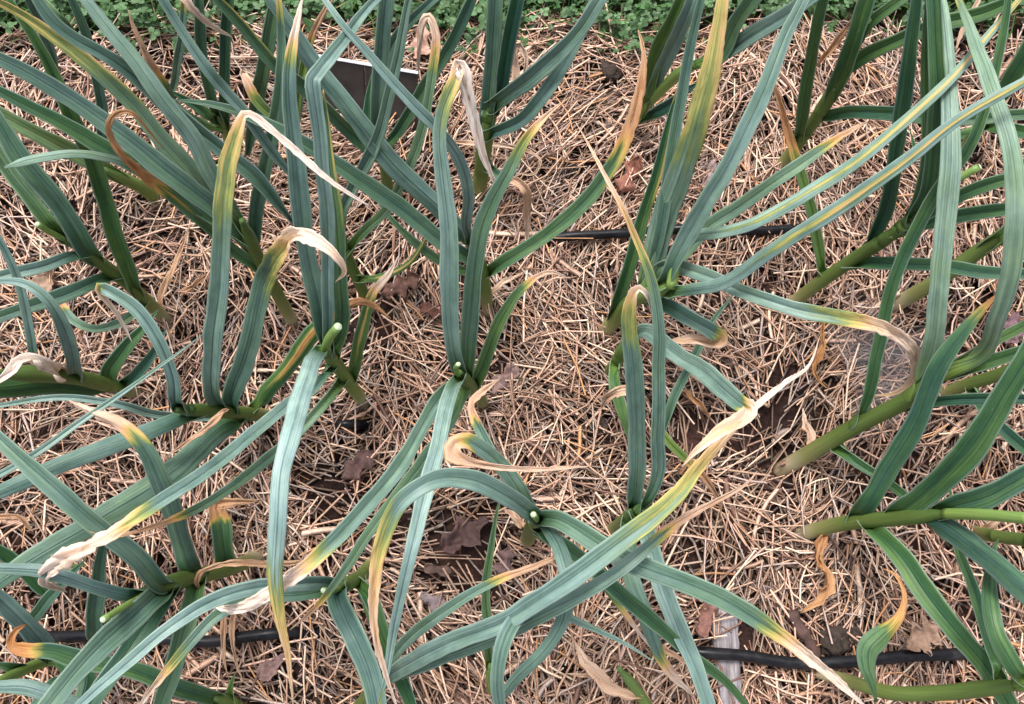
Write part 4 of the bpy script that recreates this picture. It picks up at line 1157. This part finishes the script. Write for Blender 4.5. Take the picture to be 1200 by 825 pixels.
dry_leaf('small brown dry leaf piece lying below the rotting leaf', 513, 668, .3, 32, -10, (0.12, 0.075, 0.06), 1, .4, 8)
dry_leaf('grey purple dry leaf fragment near the thin upright leaf', 508, 705, .3, 34, -30, (0.26, 0.20, 0.20), 1, .4, 9)
dry_leaf('brown dry leaf between the thin upright leaf and the curved leaf', 592, 660, .3, 36, 80, (0.15, 0.09, 0.085), 2, .4, 10)
dry_leaf('tan dry leaf pressed flat at the right of the upper pipe', 1085, 265, .2, 36, 30, (0.26, 0.19, 0.18), 1, .3, 11)
dry_leaf('grey brown dry leaf under the left plant with the white cut scape', 55, 330, .6, 44, 60, (0.30, 0.20, 0.14), 1, .5, 12)
dry_leaf('dull brown dry leaf at the bottom left beside the hanging dead strands', 320, 780, .5, 40, 40, (0.22, 0.135, 0.12), 1, .4, 13)
dry_leaf('purplish brown dry leaf behind the bent stem at the right edge', 1185, 385, .5, 46, 60, (0.17, 0.10, 0.11), 2, .4, 14)
dry_leaf('greyish pink dry leaf lying right of the tall yellowing leaf', 832, 205, .4, 40, 70, (0.38, 0.28, 0.27), 1, .4, 15)
dry_leaf('mauve brown dry leaf under the centre right leaf tips', 592, 445, .2, 44, 50, (0.22, 0.14, 0.125), 2, .3, 16)
dry_leaf('dark brown dry leaf left of the pale blue leaf below the buried pipe', 420, 545, .2, 48, 40, (0.14, 0.08, 0.07), 2, .35, 17)

def bark(label, pa, pb, w, col, seed):
    rr = random.Random(seed)
    a, b = at(*pa), at(*pb)
    T = (b - a).normalized(); s = T.cross(Vector((0, 0, 1))).normalized(); u = s.cross(T)
    V, F = [], []; n, k = 14, 6
    for i in range(n + 1):
        p = a.lerp(b, i / n); hw = w / FPX * 1.15 / 2 * (0.7 + 0.5 * rr.random()) * (0.3 if i in (0, n) else 1)
        for j in range(k):
            an = 2 * math.pi * j / k
            V.append(p + s * (math.cos(an) * hw) + u * (math.sin(an) * hw * .5 + .002 * math.sin(i)))
    for i in range(n):
        for j in range(k):
            F.append((i * k + j, i * k + (j + 1) % k, (i + 1) * k + (j + 1) % k, (i + 1) * k + j))
    F.append(tuple(range(k))[::-1]); F.append(tuple(n * k + j for j in range(k)))
    o = mesh_obj('bark_piece', V, F, simple_mat('bark', col, .9, .2, .4, 70, .002))
    tag(o, label, 'bark')
bark('dark brown strip of bark lying just behind the front pipe', (925, 715, .008), (960, 772, .006), 15, (0.085, 0.05, 0.042), 1)

def clod(label, px, py, z, r, seed):
    c = at(px, py, z / 100); rm = r / FPX * 1.15
    import bmesh
    bm = bmesh.new(); bmesh.ops.create_icosphere(bm, subdivisions=4, radius=1)
    for v in bm.verts:
        q = v.co.normalized()
        f = 1 + 0.28 * mnoise.noise(q * 1.6 + Vector((seed, 0, 0))) + 0.14 * mnoise.noise(q * 5 + Vector((0, seed, 0))) + 0.07 * mnoise.noise(q * 13)
        v.co = c + Vector((q.x, q.y, q.z * .62)) * (rm * f)
    me = bpy.data.meshes.new('soil_clod'); bm.to_mesh(me); bm.free()
    me.polygons.foreach_set('use_smooth', [True] * len(me.polygons)); me.materials.append(M_CLOD)
    o = bpy.data.objects.new('soil_clod', me); COL.objects.link(o)
    tag(o, label, 'soil clod', 'dark soil clods among the straw')
clod('largest dark soil clod, right behind the front pipe', 977, 752, .0, 17, 1)
clod('dark soil clod between the large clod and the curled leaf', 1004, 748, -.4, 12, 2)
clod('dark soil clod in the open straw at upper centre', 716, 84, -.6, 16, 3)
clod('dark soil clod left of the two tall upright leaves', 700, 500, -1.2, 13, 4)

def build_web():
    """sheet cobweb over the straw"""
    m, nt, b = new_mat('cobweb_silk')
    tc = N(nt, 'ShaderNodeTexCoord')
    n = noise_n(nt, tc.outputs['Object'], 60, 6, 0.75)
    fine = noise_n(nt, tc.outputs['Object'], 700, 2, 0.6)
    ed = N(nt, 'ShaderNodeAttribute', attribute_name='tint')
    tr = N(nt, 'ShaderNodeBsdfTransparent')
    df = N(nt, 'ShaderNodeBsdfDiffuse'); df.inputs[0].default_value = (0.70, 0.66, 0.68, 1)
    mx = N(nt, 'ShaderNodeMixShader')
    fac = math_n(nt, 'MULTIPLY', math_n(nt, 'MULTIPLY', n, fine), ed.outputs['Fac'])
    nt.links.new(math_n(nt, 'MULTIPLY', fac, 0.40, clamp=True), mx.inputs[0])
    nt.links.new(tr.outputs[0], mx.inputs[1]); nt.links.new(df.outputs[0], mx.inputs[2])
    nt.links.new(mx.outputs[0], nt.nodes['Material Output'].inputs[0])
    nr, na = 14, 40
    V, F, T = [], [], []
    c = at(1040, 425, .016)
    for i in range(nr + 1):
        for j in range(na):
            a = 2 * math.pi * j / na; r = i / nr * (0.085 + 0.022 * math.sin(a * 3 + 1) + .012 * math.sin(a * 5))
            V.append((c.x + math.cos(a) * r * .95, c.y + math.sin(a) * r * 1.15, c.z + 0.004 * math.sin(r * 60 + a * 2) - .006 * (1 - i / nr)))
            T.append((1 - (i / nr) ** 2,) * 3)
    for i in range(nr):
        for j in range(na):
            F.append((i * na + j, i * na + (j + 1) % na, (i + 1) * na + (j + 1) % na, (i + 1) * na + j))
    o = fast_mesh('cobweb', np.array(V), np.array(F), m, np.array(T))
    tag(o, 'thin greyish sheet of cobweb over the straw inside the bleached curled tip', 'cobweb')
build_web()
